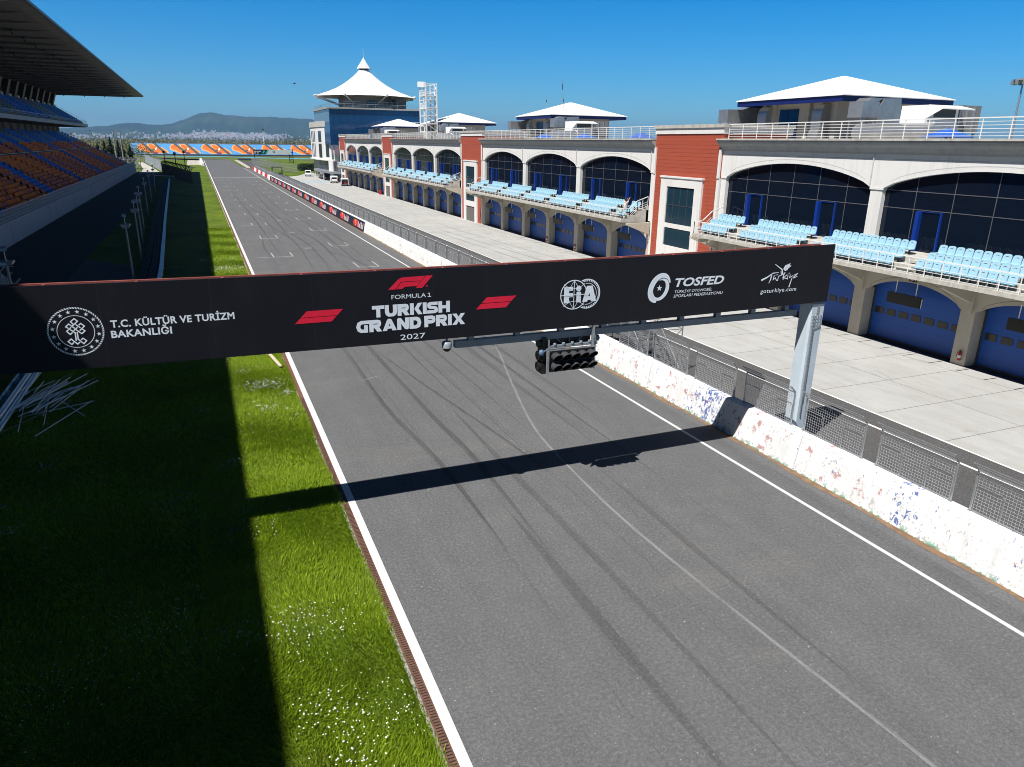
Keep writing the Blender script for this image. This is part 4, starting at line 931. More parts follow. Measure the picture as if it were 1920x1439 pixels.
def pit_building():
    g = thing('pit_building', 'long white arcaded pit building with red stair towers and blue garage doors', 'pit building', (45, 100, 0))
    for j in range(4):
        y0, y1 = 3.95+PER*j, 49.55+PER*j; ye = y1-.15
        bays = [y0+.15+(ye-y0-.15)*k/3 for k in range(4)]
        m = MB(); arcade(m, bays, .95, 9.45, 10.68, 11.46, XF, XF+.34, 0)
        for c in bays:
            a, b = max(c-.45, y0+.02), min(c+.45, y1-.02)
            m.box(XF+.02, XF+.335, a, b, 4.9, 9.449)
            m.box(XF-.04, XF+.33, a-.06 if a > y0+.1 else a, b+.06 if b < y1-.1 else b, 9.34, 9.447)
        m.build('upper_arcade', WHITE, g)
        m = MB()
        for a, b in zip(bays[:-1], bays[1:]):                # scored panels on the frieze
            mid = (a+b)/2
            for p, q in ((a+.8, mid-.55), (mid+.55, b-.8)): m.box(XF-.004, XF+.01, p, q, 11.16, 11.205)
            cv = arch_curve(a+1.0, b-1.0, 9.9, 10.93)
            for (ya, za), (yb, zb) in zip(cv[:-1], cv[1:]): m.add([(XF-.004, ya, za), (XF-.004, yb, zb), (XF-.004, yb, zb+.045), (XF-.004, ya, za+.045)], [(0, 1, 2, 3)])
            m.tube((XF-.06, a+.52, 9.5), (XF-.06, a+.52, 11.45), .035, n=6)
        m.build('frieze_groove', M('frieze_grey', (0.50, 0.50, 0.50), .7), g)
        m = MB(); m.prism([(XF+.3, 11.465), (XF-.08, 11.465), (XF-.14, 11.60), (XF-.30, 11.82), (XF-.52, 12.0), (XF-.60, 12.14), (XF-.60, 12.24), (XF+.3, 12.24)], lambda u, v, d: (u, d, v), y0-.05, y1+.25); m.build('cornice', CONCG, g)
        m = MB(); m.box(XF-.68, XF+.5, y0-.07, y1+.27, 12.245, 12.37); m.build('cornice_cap', CONC, g)
        m = MB(); m.box(XF+.5, 70, y0, y1, 12.0, 12.3); m.build('roof_deck', CONCD, g)
        m = MB(); railing(m, [(XF+.25, y0+.1, 12.37), (XF+.25, y1-.1, 12.37)], 1.08, 1.62, (.14, .31, .48, .65, .82), .022, .032); m.build('roof_railing', RAILW, g)
        # glazing behind the arcade
        for a, b in zip(bays[:-1], bays[1:]):
            m = MB(); m.add([(XF+.36, a, 5.9), (XF+.36, b, 5.9), (XF+.36, b, 11), (XF+.36, a, 11)], [(0, 1, 2, 3)]); gl = m.build('glazing', GLASS, g)
            m = MB()
            for i in range(7): m.box(XF+.342, XF+.355, a+.15+i*(b-a-.3)/6-.02, a+.15+i*(b-a-.3)/6+.02, 5.9, 11)
            for z in (8.34, 9.37): m.box(XF+.341, XF+.356, a+.5, b-.5, z-.022, z+.022)
            m.build('mullions', M('grey_mullion', (0.10, 0.10, 0.11), .5), gl)
            for dy in (4.0, 11.2):
                yd = b-dy; m = MB()
                m.box(XF+.06, XF+.34, yd+.74, yd+.98, 5.93, 8.28); m.box(XF+.2, XF+.34, yd-.60, yd-.53, 5.93, 8.28); m.box(XF+.30, XF+.338, yd-.525, yd+.735, 8.24, 8.28)
                m.build('balcony_door', BLUEP, gl)
        # garages
        gb = [y0+.15+(ye-y0-.15)*k/6 for k in range(7)]
        m = MB(); arcade(m, gb, .95, 3.18, 4.08, 4.80, XF, XF+.42, 0)
        for c in gb:
            a, b = max(c-.44, y0+.02), min(c+.44, y1-.02)
            m.box(XF+.005, XF+.85, a, b, 0, 3.19); m.box(XF-.16, XF-.002, c-.3, c+.3, 3.25, 4.8); m.box(XF-.10, XF-.002, c-.24, c+.24, 3.05, 3.25)
            m.prism([(XF-.002, 3.7), (XF-.16, 3.7), (XF-2.6, 4.62), (XF-2.6, 4.80), (XF-.002, 4.80)], lambda u, v, d: (u, d, v), c-.16, c+.16)
        for a, b in zip(gb[:-1], gb[1:]):
            cv = arch_curve(a+.9, b-.9, 3.42, 4.25)
        m.build('garage_arcade', BEIGE, g)
        for a, b in zip(gb[:-1], gb[1:]):
            m = MB(); cv = arch_curve(a+.75, b-.75, 3.42, 4.34)
            for (ya, za), (yb, zb) in zip(cv[:-1], cv[1:]): m.add([(XF-.004, ya, za), (XF-.004, yb, zb), (XF-.004, yb, zb+.035), (XF-.004, ya, za+.035)], [(0, 1, 2, 3)])
            m.build('arch_groove', M('groove_brown', (0.26, 0.235, 0.19), .8), g)
        for k, (a, b) in enumerate(zip(gb[:-1], gb[1:])):
            m = MB(); m.box(XF+.86, XF+.95, a+.3, b-.3, .06, 4.4); d = m.build('garage_door', DOOR, g)
            m = MB()
            for i in range(7):
                c = a+1.05+(b-a-2.1)*i/6; m.box(XF+.83, XF+.862, c-.33, c+.33, 1.62, 2.02)
            m.build('window_strip', M('brown_tinted_window', (0.030, 0.026, 0.020), .15), d)
            m = MB(); m.box(XF+.80, XF+.868, a+.3, b-.3, 0.015, .13); m.box(XF+.8, XF+.87, a+.48, a+.56, .1, 3.6); m.box(XF+.8, XF+.87, b-.56, b-.48, .1, 3.6); m.box(XF+.82, XF+.862, a+.72, a+1.0, .3, .5); m.build('door_seal', HOODM, d)
        if j == 0:
            c = (gb[3]+gb[4])/2; m = MB(); m.box(XF-.035, XF+.0, c-.25, c+.25, 4.17, 4.61); s = m.build('number_sign', BLACK, g)
            t = text_mb('21', -.2, .2, 4.24, 4.53, lambda u, v, d: (XF-.04-d, c-u, v), .03, ref='2'); t.build('lettering', WHITE2, s)
        # balcony: slab, terrace steps, front railing
        bx = 36.25; ya, yb = y0+.65, y1-.75
        m = MB(); m.prism([(bx, 4.86), (bx, 5.10), (bx+.25, 5.10), (bx+.25, 5.12), (37.18, 5.12), (37.18, 5.46), (37.98, 5.46), (37.98, 5.86), (38.78, 5.86), (38.78, 5.92), (XF+.35, 5.92), (XF+.35, 4.80), (bx+.5, 4.80)], lambda u, v, d: (u, d, v), ya, yb); bal = m.build('balcony', CONC, g)
        for dc in DOORC:
            c = y1-dc; m = MB()
            for q, (xa, xb, z) in enumerate(((36.9, 37.178, 5.29), (37.7, 37.978, 5.66))): m.box(xa, xb, c-.55, c+.55, z-.15, z)
            m.build('aisle_steps', CONC, bal)
        m = MB(); railing(m, [(bx+.12, ya+.06, 5.1), (bx+.12, yb-.06, 5.1)], .96, 1.05, (.10, .30, .52), .02, .03)
        for e in (ya+.06, yb-.06): railing(m, [(bx+.12, e, 5.1), (37.18, e, 5.14), (38.0, e, 5.82), (XF-.05, e, 6.2)], .96, .8, (.1, .3, .52), .02, .03)
        m.build('balcony_railing', RAILW, bal)
        m = MB(); m.box(XF-.2, XF+.3, ya, ya+.3, 4.8, 6.3); m.box(XF-.2, XF+.3, yb-.3, yb, 4.8, 6.3); m.build('balcony_end_block', CONC, bal)
    for k in range(4):                                      # red stair towers
        a, b = 49.62+PER*k, 59.18+PER*k
        m = MB(); m.box(XF-.12, 46, a, b, 0, 12.75); tw = m.build('stair_tower', REDC, g)
        m = MB(); m.box(XF-.2, 46.1, a-.08, b+.08, 12.755, 13.22); m.box(XF-.24, XF-.12, a-.02, a+.25, 9.3, 11.6); m.box(XF-.24, XF-.12, b-.25, b+.02, 9.3, 11.6)
        m.box(XF-.16, XF+.35, a-.02, a+.3, 0, 9.3); m.box(XF-.16, XF+.35, b-.3, b+.02, 0, 9.3); m.build('white_trim', WHITE, tw)
        m = MB(); m.box(XF-.3, 46.2, a-.2, b+.2, 13.225, 13.50); m.build('parapet_cap', CONC, tw)
        c0, c1 = a+2.0, b-1.5; xo = XF-.30
        m = MB(); m.box(xo, XF-.115, c0, c0+1.0, 0, 9.05); m.box(xo, XF-.115, c1-1.0, c1, 0, 9.05); m.box(xo, XF-.115, c0+1.0, c1-1.0, 8.3, 9.05); m.box(xo-.08, XF-.113, c0-.1, c1+.1, 9.055, 9.2)
        m.box(xo+.01, XF-.114, c0+1.0, c1-1.0, 2.3, 3.1); m.box(xo+.05, XF-.114, c0+1.0, c1-1.0, 4.7, 5.1)
        m.build('portal_frame', WHITE, tw)
        m = MB(); m.box(xo+.10, XF-.116, c0+1.0, c1-1.0, 5.1, 8.3); m.box(xo+.10, XF-.116, c0+1.0, c1-1.0, 3.1, 4.7); pw = m.build('portal_window', PWIN, tw)
        m = MB()
        for i in range(1, 4): m.box(xo+.07, xo+.1, c0+1.0+i*(c1-c0-2)/4-.025, c0+1.0+i*(c1-c0-2)/4+.025, 5.1, 8.3)
        m.box(xo+.07, xo+.099, c0+1, c1-1, 6.7, 6.76); m.build('mullions', HOODM, pw)
        m = MB(); cv = arch_curve(c0+1.0, c1-1.0, 1.75, 2.25, 12); m.add([(xo+.12, p, z) for p, z in cv]+[(xo+.12, c1-1.0, 0), (xo+.12, c0+1.0, 0)], [tuple(range(len(cv)+2))]); m.build('stair_door', M('dim_grey_door', (.13, .125, .12), .6), tw)
        # roof pavilion behind each tower
        cx, cy = 55.9, 54.55+PER*k; q = 6.65
        m = MB(); m.box(cx-4.6, cx+4.6, cy-4.6, cy+4.6, 12.3, 15.6); pv = m.build('roof_pavilion', BEIGE2, g)
        m = MB()
        v = [(cx-q, cy-q, 15.97), (cx+q, cy-q, 15.97), (cx+q, cy+q, 15.97), (cx-q, cy+q, 15.97), (cx-.2, cy-.2, 18.05), (cx+.2, cy-.2, 18.05), (cx+.2, cy+.2, 18.05), (cx-.2, cy+.2, 18.05), (cx-q, cy-q, 15.9), (cx+q, cy-q, 15.9), (cx+q, cy+q, 15.9), (cx-q, cy+q, 15.9)]
        m.add(v, [(0, 1, 5, 4), (1, 2, 6, 5), (2, 3, 7, 6), (3, 0, 4, 7), (4, 5, 6, 7), (8, 9, 1, 0), (9, 10, 2, 1), (10, 11, 3, 2), (11, 8, 0, 3), (11, 10, 9, 8)]); m.build('hipped_roof', WHITE2, pv)
        m = MB(); f = q-.12; m.box(cx-f, cx+f, cy-f, cy-f+.3, 15.45, 15.895); m.box(cx-f, cx+f, cy+f-.3, cy+f, 15.45, 15.895); m.box(cx-f, cx-f+.3, cy-f+.3, cy+f-.3, 15.45, 15.895); m.box(cx+f-.3, cx+f, cy-f+.3, cy+f-.3, 15.45, 15.895); m.build('navy_fascia', NAVY, pv)
        m = MB(); m.box(cx-4.68, cx-4.61, cy+.2, cy+2.6, 12.32, 15.1); m.build('pavilion_door', TGLASS, pv)
        for yy in (-4.65, -1.4, 3.0, 4.2):
            m = MB(); m.box(cx-4.95, cx-4.61, cy+yy, cy+yy+.5, 12.3, 15.58); m.build('pavilion_pilaster', BEIGE2, pv)
    m = MB(); m.box(XF+1.5, 68, 4, 226, .0, 11.9); m.build('rear_block', BEIGE2, g)
pit_building()

# balcony seats: one of a kind, then a copy for each that shows
def seat_mb(m=None, ox=0, oy=0, oz=0):
    m = m or MB(); w = .245; n = 4
    prof = [(-w, .36), (-w*.96, .62), (-w*.9, .74), (-w*.6, .80), (0, .815), (w*.6, .80), (w*.9, .74), (w*.96, .62), (w, .36)]
    m.prism(prof, lambda u, v, d: (ox+d+.20*(v-.36), oy+u, oz+v), 0, .05)
    m.prism([(-w*.95, .30), (w*.95, .30), (w*.95, .37), (-w*.95, .37)], lambda u, v, d: (ox+d, oy+u, oz+v), -.30, .04)
    hp = [(-.11, .655), (-.07, .685), (0, .70), (.07, .685), (.11, .655), (.07, .665), (0, .675), (-.07, .665)]
    m.prism(hp, lambda u, v, d: (ox+d+.20*(v-.36), oy+u, oz+v), -.004, .001, 1)
    m.box(ox-.12, ox+.0, oy-.03, oy+.03, oz, oz+.30, 1); m.box(ox-.02, ox+.04, oy-.2, oy+.2, oz+.28, oz+.31, 1)
    return m
def balcony_seats():
    rows = [(36.76, 5.12), (37.58, 5.46), (38.38, 5.86)]; allp = []
    for j in range(4):
        y1 = 49.55+PER*j; edges = [y1-.95]+[e for c in DOORC for e in (y1-c+.62, y1-c-.62)]+[y1-44.8]
        for ri, (x, z) in enumerate(rows):
            for sec in range(7):
                a, b = edges[2*sec], edges[2*sec+1]; n = int((a-b)/.53)
                if n < 1: continue
                off = (a-b-n*.525)/2
                for i in range(n): allp.append((x, a-off-.2625-.525*i, z, j, ri, sec, i, n))
    allp = [p for p in allp if inview(p[0], p[1], p[2]+.6, 20) and not (p[3] == 1 and p[4] == 0 and abs(p[1]-61.0) < .3)]
    allp.sort(key=lambda p: p[0]**2+p[1]**2+36)
    near, rest = allp[:300], allp[300:]
    first = seat_mb().build('balcony_seat', [SEATB, SEATS])
    bn = ['the nearest garage block', 'the second garage block', 'the third garage block', 'the farthest garage block']
    rn = ['front', 'middle', 'back']
    for i, p in enumerate(near):
        o = first if i == 0 else first.copy()
        if i: COL.objects.link(o)
        o.location = p[:3]
        tag(o, f'light blue plastic seat, {rn[p[4]]} row on the balcony of {bn[p[3]]}', 'seat', f'{rn[p[4]]} row balcony seats on {bn[p[3]]}')
    m = MB()
    for p in rest: seat_mb(m, *p[:3])
    tag(m.build('distant_balcony_seats', [SEATB, SEATS]), 'rows of light blue seats on the far balconies', 'seats', None, 'stuff')
balcony_seats()

def garage_monitors():
    t = thing('garage_monitor', 'dark flat monitor hung on two white rods in a garage arch', 'monitor', (38.75, 0, 3.2), 'monitors hung in the garage arches')
    m = MB(); m.box(38.62, 38.80, -1.15, 1.15, 2.78, 3.42); m.build('screen', M('dark_brown_monitor', (0.016, 0.014, 0.011), .35), t)
    for y in (-.7, .7):
        m = MB(); m.tube((38.75, y, 3.42), (38.75, y, 4.2), .03, n=6); m.build('hanger_rod', WHITE2, t)
    m = MB(); m.tube((38.7, -1.2, 2.8), (38.7, -1.2, 3.35), .025, n=6); m.build('edge_tube', WHITE2, t)
    i = 0
    for j in range(4):
        y0, y1 = 3.95+PER*j, 49.4+PER*j; gb = [y0+.15+(y1-y0-.15)*k/6 for k in range(7)]
        for k in range(6):
            c = (gb[k]+gb[k+1])/2
            if j == 0 and k < 2: continue
            o = t if i == 0 else dup(t, (38.75, c, 3.2))
            if i == 0: o.location = (38.75, c, 3.2)
            i += 1
            if j == 0 and k == 3: o['label'] = 'dark monitor hung below the number 21 sign'
garage_monitors()
def extinguishers():
    t = thing('fire_extinguisher', 'red fire extinguisher fixed low on the grey pillar right of garage 21', 'fire extinguisher', (XF-.1, 26.62, .3))
    m = MB(); m.lathe([(.001, 0), (.085, .0), (.09, .04), (.09, .42), (.06, .5), (.03, .52), (.03, .56)], (XF-.1, 26.62, .32), 14); b = m.build('cylinder', M('extinguisher_red', (0.45, 0.02, 0.025), .35), t, True)
    m = MB(); m.lathe([(.091, .14), (.092, .3)], (XF-.1, 26.62, .32), 14); m.build('label_sticker', WHITE2, b)
    m = MB(); m.box(XF-.16, XF-.05, 26.58, 26.66, .86, .9); m.path([(XF-.1, 26.62, .9), (XF-.2, 26.70, .85), (XF-.19, 26.74, .55)], .015, 6); m.build('valve_hose', BLACK, t)
    for y, l in ((81.9, 'small red fire extinguisher at a pillar of the second garage block'), (74.4, 'small red fire extinguisher near the right end of the second garage block')): dup(t, (XF-.1, y, .3), None, l)
    o = thing('fire_hydrant_box', 'red fire cabinet standing at the foot of the red stair tower', 'fire cabinet', (38.6, 171.5, 0))
    m = MB(); m.box(38.3, 38.8, 171.2, 171.9, .1, 1.0); b = m.build('cabinet', M('extinguisher_red', (0.45, 0.02, 0.025)), o); m = MB(); m.box(38.28, 38.3, 171.3, 171.8, .25, .85); m.build('cabinet_door', M('dark_red', (.3, .015, .02)), b)
extinguishers()

# ---------------------------------------------------------------- things on the roof
def roof_plant():
    nm = ['nearest', 'second', 'third', 'farthest']
    a = thing('ventilation_duct', 'x', 'duct', (50, 62, 12.3), 'sheet metal ducts beside the roof pavilions')
    m = MB(); m.box(48.5, 50.2, 61.3, 62.7, 14.0, 15.22); m.prism([(50.21, 14.0), (52.4, 13.2), (55.0, 13.2), (55.0, 15.5), (51.2, 15.5), (50.21, 15.2)], lambda u, v, d: (u, d, v), 61.32, 62.68); m.build('duct_box', DUCT, a)
    m = MB()
    for x in (48.7, 50.0): m.box(x, x+.1, 61.35, 61.45, 12.3, 14.0); m.box(x, x+.1, 62.55, 62.65, 12.3, 14.0)
    m.build('stand_legs', STEEL, a)
    def elbow(y0, y1):
        m = MB(); pp = [(51.25, 15.40)]+[(50.95+.65*math.cos(t), 14.6+.8*math.sin(t)) for t in np.linspace(.5*math.pi, math.pi, 7)]+[(50.3, 13.3), (50.1, 13.0), (50.1, 12.35), (51.25, 12.35)]
        m.prism(pp, lambda u, v, d: (u, d, v), y0, y1); return m
    elbow(57.9, 59.1).build('duct_elbow', DUCT, a)
    m = MB(); m.box(49.6, 50.9, 60.0, 61.0, 12.35, 13.5); m.prism([(49.5, 13.5), (50.6, 13.6), (50.2, 13.95), (49.7, 13.8)], lambda u, v, d: (u, d, v), 60.1, 60.9); m.build('fan_unit', STEEL, a)
    b = thing('exhaust_duct', 'x', 'duct', (50.5, 45.7, 12.3), 'tall stepped ducts beside the roof pavilions')
    m = MB(); m.box(48.5, 50.25, 45.0, 46.4, 14.1, 15.3); m.prism([(50.26, 12.4), (53.0, 12.4), (52.5, 15.62), (50.7, 15.55), (50.26, 14.9)], lambda u, v, d: (u, d, v), 44.98, 46.38)
    m.prism([(49.0, 15.31), (50.1, 15.31), (50.65, 15.56), (49.4, 15.58)], lambda u, v, d: (u, d, v), 45.05, 46.3); m.build('duct_box', DUCT, b)
    m = MB()
    for x in (48.6, 49.9): m.box(x, x+.1, 45.05, 45.15, 12.3, 14.1); m.box(x, x+.1, 46.2, 46.3, 12.3, 14.1)
    m.build('stand_legs', STEEL, b)
    m = MB(); m.box(48.0, 51.0, 42.2, 44.6, 12.32, 13.55); m.tube((48.2, 38, 12.95), (48.2, 44.9, 12.95), .62, n=14); m.build('low_duct', DUCT, b)
    elbow(51.0, 52.1).build('duct_elbow', DUCT, b)
    c = thing('air_handler', 'x', 'air conditioner', (51, 40.3, 12.3), 'white air handlers on the pit building roof')
    m = MB(); m.box(48.5, 51.8, 39.3, 41.4, 12.9, 14.8); m.build('casing', WHITE2, c)
    m = MB(); m.prism([(38.1, 14.55), (39.29, 14.82), (39.29, 14.76), (38.1, 14.48)], lambda u, v, d: (d, u, v), 48.6, 51.9); m.add([(48.6, 39.29, 14.75), (48.6, 38.1, 14.5), (48.6, 39.29, 13.9)], [(0, 1, 2)]); m.prism([(38.7, 13.3), (39.29, 13.3), (39.29, 13.95), (38.9, 13.8)], lambda u, v, d: (d, u, v), 48.9, 51.2); m.build('intake_hood', WHITE2, c)
    m = MB(); m.box(49.3, 51.5, 39.27, 39.298, 14.0, 14.6); m.build('louvre', HOODM, c)
    m = MB(); m.box(51.81, 54.2, 39.32, 41.38, 13.0, 14.88); m.build('condenser', M('grey_condenser_case', (.20, .20, .20), .5), c)
    m = MB()
    for x in (51.9, 52.65, 53.4): m.box(x, x+.16, 39.26, 39.318, 13.0, 14.86)
    m.build('condenser_frame', STEEL, c)
    m = MB()
    for x in (48.7, 51.2, 54.0): m.box(x, x+.15, 39.4, 39.55, 12.3, 12.95); m.box(x, x+.15, 41.1, 41.25, 12.3, 12.95)
    m.build('stand_legs', STEEL, c)
    for k in range(4):
        for o, l in ((a, 'grey sheet metal duct left of the {} roof pavilion'), (b, 'tall stepped metal duct right of the {} roof pavilion'), (c, 'white air handler with open hood right of the {} roof pavilion')):
            q = o if k == 0 else dup(o, o.location+Vector((0, PER*k, 0))); q['label'] = l.format(nm[k])
    t = thing('roof_parasol', 'x', 'parasol', (45.5, 35.0, 12.3), 'blue parasols on the roof terrace')
    m = MB(); v = [(45.5+1.6*math.cos(i*math.pi/4), 35+1.6*math.sin(i*math.pi/4), 12.55) for i in range(8)]+[(45.5, 35, 13.15)]
    m.add(v, [(i, (i+1) % 8, 8) for i in range(8)]+[tuple(range(7, -1, -1))]); m.build('canopy', M('blue_parasol_cloth', (0.02, 0.10, 0.42), .7), t)
    m = MB(); m.tube((45.5, 35, 12.3), (45.5, 35, 12.6), .04); m.build('pole', STEEL, t)
    for i, (y, l) in enumerate(((35.0, 'blue parasol behind the railing of the nearest roof terrace'), (62.6, 'blue parasol nearest the red tower on the second roof terrace'), (72, 'middle blue parasol on the second roof terrace'), (85, 'blue parasol in front of the second pavilion air handler'), (97, 'blue parasol at the left end of the second roof terrace'))):
        q = t if i == 0 else dup(t, (45.5, y, 12.3)); q['label'] = l
    for x, y, z, h, l in ((54.9, 110.9, 17.6, 4.3, 'thin antenna standing on the peak of the second roof pavilion'), (52.5, 111.6, 17.0, 1.9, 'short antenna on the left slope of the second roof pavilion'), (52.5, 105.5, 16.6, 2.2, 'short antenna on the right slope of the second roof pavilion')):
        o = thing('antenna', l, 'antenna', (x, y, z), 'antennas on the second roof pavilion')
        m = MB(); m.tube((x, y, z-.6), (x, y, z+h), .035, .02, 6); m.build('mast', STEEL, o)
        m = MB(); m.box(x-.25, x+.25, y-.25, y+.25, z-.7, z-.35); m.tube((x, y, z+h*.55), (x, y, z+h*.75), .07); m.build('mount', HOODM, o)
    t = thing('lattice_tower', 'white steel lattice tower standing on the pit building roof', 'tower', (48, 163, 12.3))
    m = MB(); X0, X1, Y0, Y1 = 46.8, 49.2, 160.2, 165.0
    for x in (X0, X1):
        for y in (Y0, Y0+1.6, Y1): m.bar((x, y, 12.3), (x, y, 23.8), .22)
    for z in (14.0, 15.6, 17.2, 18.8, 20.4, 22.0, 23.6):
        for x in (X0, X1): m.bar((x, Y0, z), (x, Y1, z), .14)
        for y in (Y0, Y1): m.bar((X0, y, z), (X1, y, z), .14)
        m.bar((X0, Y0, z), (X0, Y0+1.6, z-1.6), .10); m.bar((X1, Y0+1.6, z), (X1, Y0, z-1.6), .10); m.bar((X0, Y0, z), (X1, Y0, z-1.6), .1)
    m.build('lattice_frame', RAILW, t)
    m = MB()
    for z in (15.4, 18.6, 21.2): m.box(X0-.3, X1+.1, Y0, Y1-.3, z, z+.14)
    m.build('platform', RAILW, t)
    m = MB(); m.prism([(0, 0), (4.9, -.35), (4.9, .75), (0, 1.1)], lambda u, v, d: (X0-.3-d, Y1+.1-u, 23.2+v), -.2, .15)
    for z in (18.75, 21.35): railing(m, [(X0-.2, Y0+.1, z), (X0-.2, Y1-.4, z)], 1.0, .7, (.5,), .04, .05)
    m.build('slanted_header', WHITE2, t)
    t = thing('floodlight_mast', 'tall floodlight mast beyond the roof at the right edge', 'floodlight', (100, 67.6, 0))
    m = MB(); m.tube((100, 67.6, 0), (100, 67.6, 20.4), .25, .1, 8); m.build('mast', STEEL, t)
    m = MB(); m.lathe([(.3, 20.1), (1.2, 20.4), (1.2, 20.55), (.2, 20.7)], (100, 67.6, 0), 12); 
    for i in range(8): m.box(100+1.1*math.cos(i*.785)-.2, 100+1.1*math.cos(i*.785)+.2, 67.6+1.1*math.sin(i*.785)-.2, 67.6+1.1*math.sin(i*.785)+.2, 19.9, 20.4)
    m.build('lamp_ring', STEEL, t)
roof_plant()

# ================================================================ GRANDSTAND
def grandstand():
    g = thing('grandstand', 'large shaded two tier grandstand with orange and blue seats under a cantilever roof', 'grandstand', (-30, 150, 0))
    ya, yb = -60, 296
    ex = lambda u, v, d: (u, d, v)
    m = MB(); m.prism([(-20.9, 0), (-20.5, 0), (-20.5, 2.3), (-20.35, 2.3), (-20.35, 2.62), (-20.9, 2.62)], ex, ya, yb+3)
    for y in np.arange(50, 297, 24.6): m.box(-20.495, -20.46, y, y+.18, 0, 2.3)
    m.build('front_wall', M('pale_grey_wall', (0.46, 0.48, 0.52), .8, .08, .4), g)
    m = MB(); railing(m, [(-20.6, ya+90, 2.62), (-20.6, yb+2.6, 2.62)], 1.25, .42, (.08, .36, .64), .022, .035); m.build('front_railing', RAILW, g)
    # lower tier as steps
    rows = 25; x0, z0, x1, z1 = -21.6, 2.35, -40.9, 12.6; dx, dz = (x1-x0)/rows, (z1-z0)/rows
    p = [(-20.9, 2.3)]
    for r in range(rows): p += [(x0+dx*r, z0+dz*r), (x0+dx*r, z0+dz*(r+1))]
    p += [(x1, z1), (-44.2, z1), (-44.2, 11.0)]+[(-21.2, 1.5)]
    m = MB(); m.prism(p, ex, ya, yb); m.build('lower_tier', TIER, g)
    m = MB(); railing(m, [(x0+dx*13.2, 40, z0+dz*13), (x0+dx*13.2, yb, z0+dz*13)], 1.0, 1.3, (.35, .7), .02, .035); m.build('mid_railing', STEEL, g)
    m = MB(); m.box(-44.6, -41.6, ya, yb-.5, 12.6, 15.3)
    m.build('concourse_wall', M('concourse_brown', (0.22, 0.20, 0.18), .85, .1, .4), g)
    for i, y in enumerate(np.arange(92, 296, 8.6)):
        m = MB(); m.box(-41.598, -40.95, y, y+.5, 12.6, 15.29); m.build('column', CONCD, g)
    m = MB()
    for y in np.arange(96, 200, 8.6): m.box(-41.596, -41.5, y, y+1.5, 12.7, 15.0)
    m.build('red_panel', M('pale_red_panel', (0.52, 0.30, 0.27), .7), g)
    r2 = 12; ux0, uz0, ux1, uz1 = -34.1, 15.75, -41.4, 20.5; ddx, ddz = (ux1-ux0)/r2, (uz1-uz0)/r2
    p = [(-33.1, 15.3), (-33.1, 15.75)]
    for r in range(r2): p += [(ux0+ddx*r, uz0+ddz*r), (ux0+ddx*r, uz0+ddz*(r+1))]
    p += [(ux1, uz1), (-46, uz1), (-46, 15.3)]
    m = MB(); m.prism(p, ex, ya, yb)
    for y in np.arange(60, 297, 8.6): m.box(-42, -33.3, y, y+.4, 14.85, 15.299)
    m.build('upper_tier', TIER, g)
    m = MB(); m.box(-33.2, -33.0, ya, yb+.1, 15.05, 15.9); m.build('upper_fascia', M('pale_grey_wall', (0.46, 0.48, 0.52)), g)
    m = MB(); railing(m, [(-33.3, 60, 15.9), (-33.3, yb, 15.9)], .95, 2.0, (.3, .6), .02, .035); railing(m, [(-33.4, yb-.1, 15.9), (-41.3, yb-.1, 20.6)], 1.0, 1.6, (.5,), .02, .03); m.build('upper_railing', STEEL, g)
    m = MB(); m.box(-46.5, -41.8, ya, yb-.5, 20.5, 25.2); m.build('hospitality_glass', M('dim_box_glass', (0.10, 0.11, 0.12), .15), g)
    for y in np.arange(62, 297, 9.4):
        m = MB(); m.prism([(-41.79, 20.45), (-41.6, 20.45), (-39.9, 25.2), (-41.79, 25.2)], lambda u, v, d: (u, d, v), y, y+2.4); m.build('roof_fin', BLACK, g)
    for y in np.arange(67.5, 297, 9.4):
        m = MB(); m.box(-41.78, -41.5, y, y+2.6, 20.55, 21.9); m.build('white_panel', M('box_white_panel', (.5, .52, .56), .6), g)
    # roof
    m = MB(); m.prism([(-14.85, 25.38), (-16.2, 25.22), (-58, 25.22), (-58, 26.8), (-16.2, 25.75), (-14.85, 25.55)], ex, ya, yb); rf = m.build('roof', [SOFF], g)
    m = MB(); m.box(-14.84, -14.70, ya, yb+.05, 25.3, 25.62); m.box(-58, -14.86, yb+.003, yb+.12, 25.18, 25.8); m.build('roof_fascia', M('dark_fascia', (0.10, 0.11, 0.12), .5), rf)
    m = MB(); m.box(-58, -14.86, yb+.121, yb+.16, 25.14, 25.26); m.build('edge_trim', WHITE2, rf)
    RB2 = M('roof_rib_grey', (0.11, 0.105, 0.095), .75, .1, .5); RB = M('roof_rib_lit_cream', (0.62, 0.60, 0.54), .7, .05, .5)  # cream copy paints light onto the near ribs; farther ribs stay grey
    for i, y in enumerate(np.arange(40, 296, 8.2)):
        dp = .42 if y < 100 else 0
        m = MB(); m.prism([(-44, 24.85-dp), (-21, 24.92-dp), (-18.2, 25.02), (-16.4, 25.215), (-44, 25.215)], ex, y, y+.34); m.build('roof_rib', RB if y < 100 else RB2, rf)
    far = MB()
    for x in (-20.6, -26.4, -32.4, -38.4):
        for y in np.arange(40, 296, 8.2):
            m = far if y > 235 else MB()
            m.box(x-.13, x+.13, y-.35, y-.01, 24.55, 25.21); m.box(x-.08, x+.08, y-1.3, y-.351, 24.7, 24.85)
            if m is not far: m.build('floodlight_bracket', HOODM, rf)
    tag(far.build('distant_brackets', HOODM, rf), None, None, None, 'stuff')
    # seats
    rs = random.Random(5); seats = []
    pitch = .56
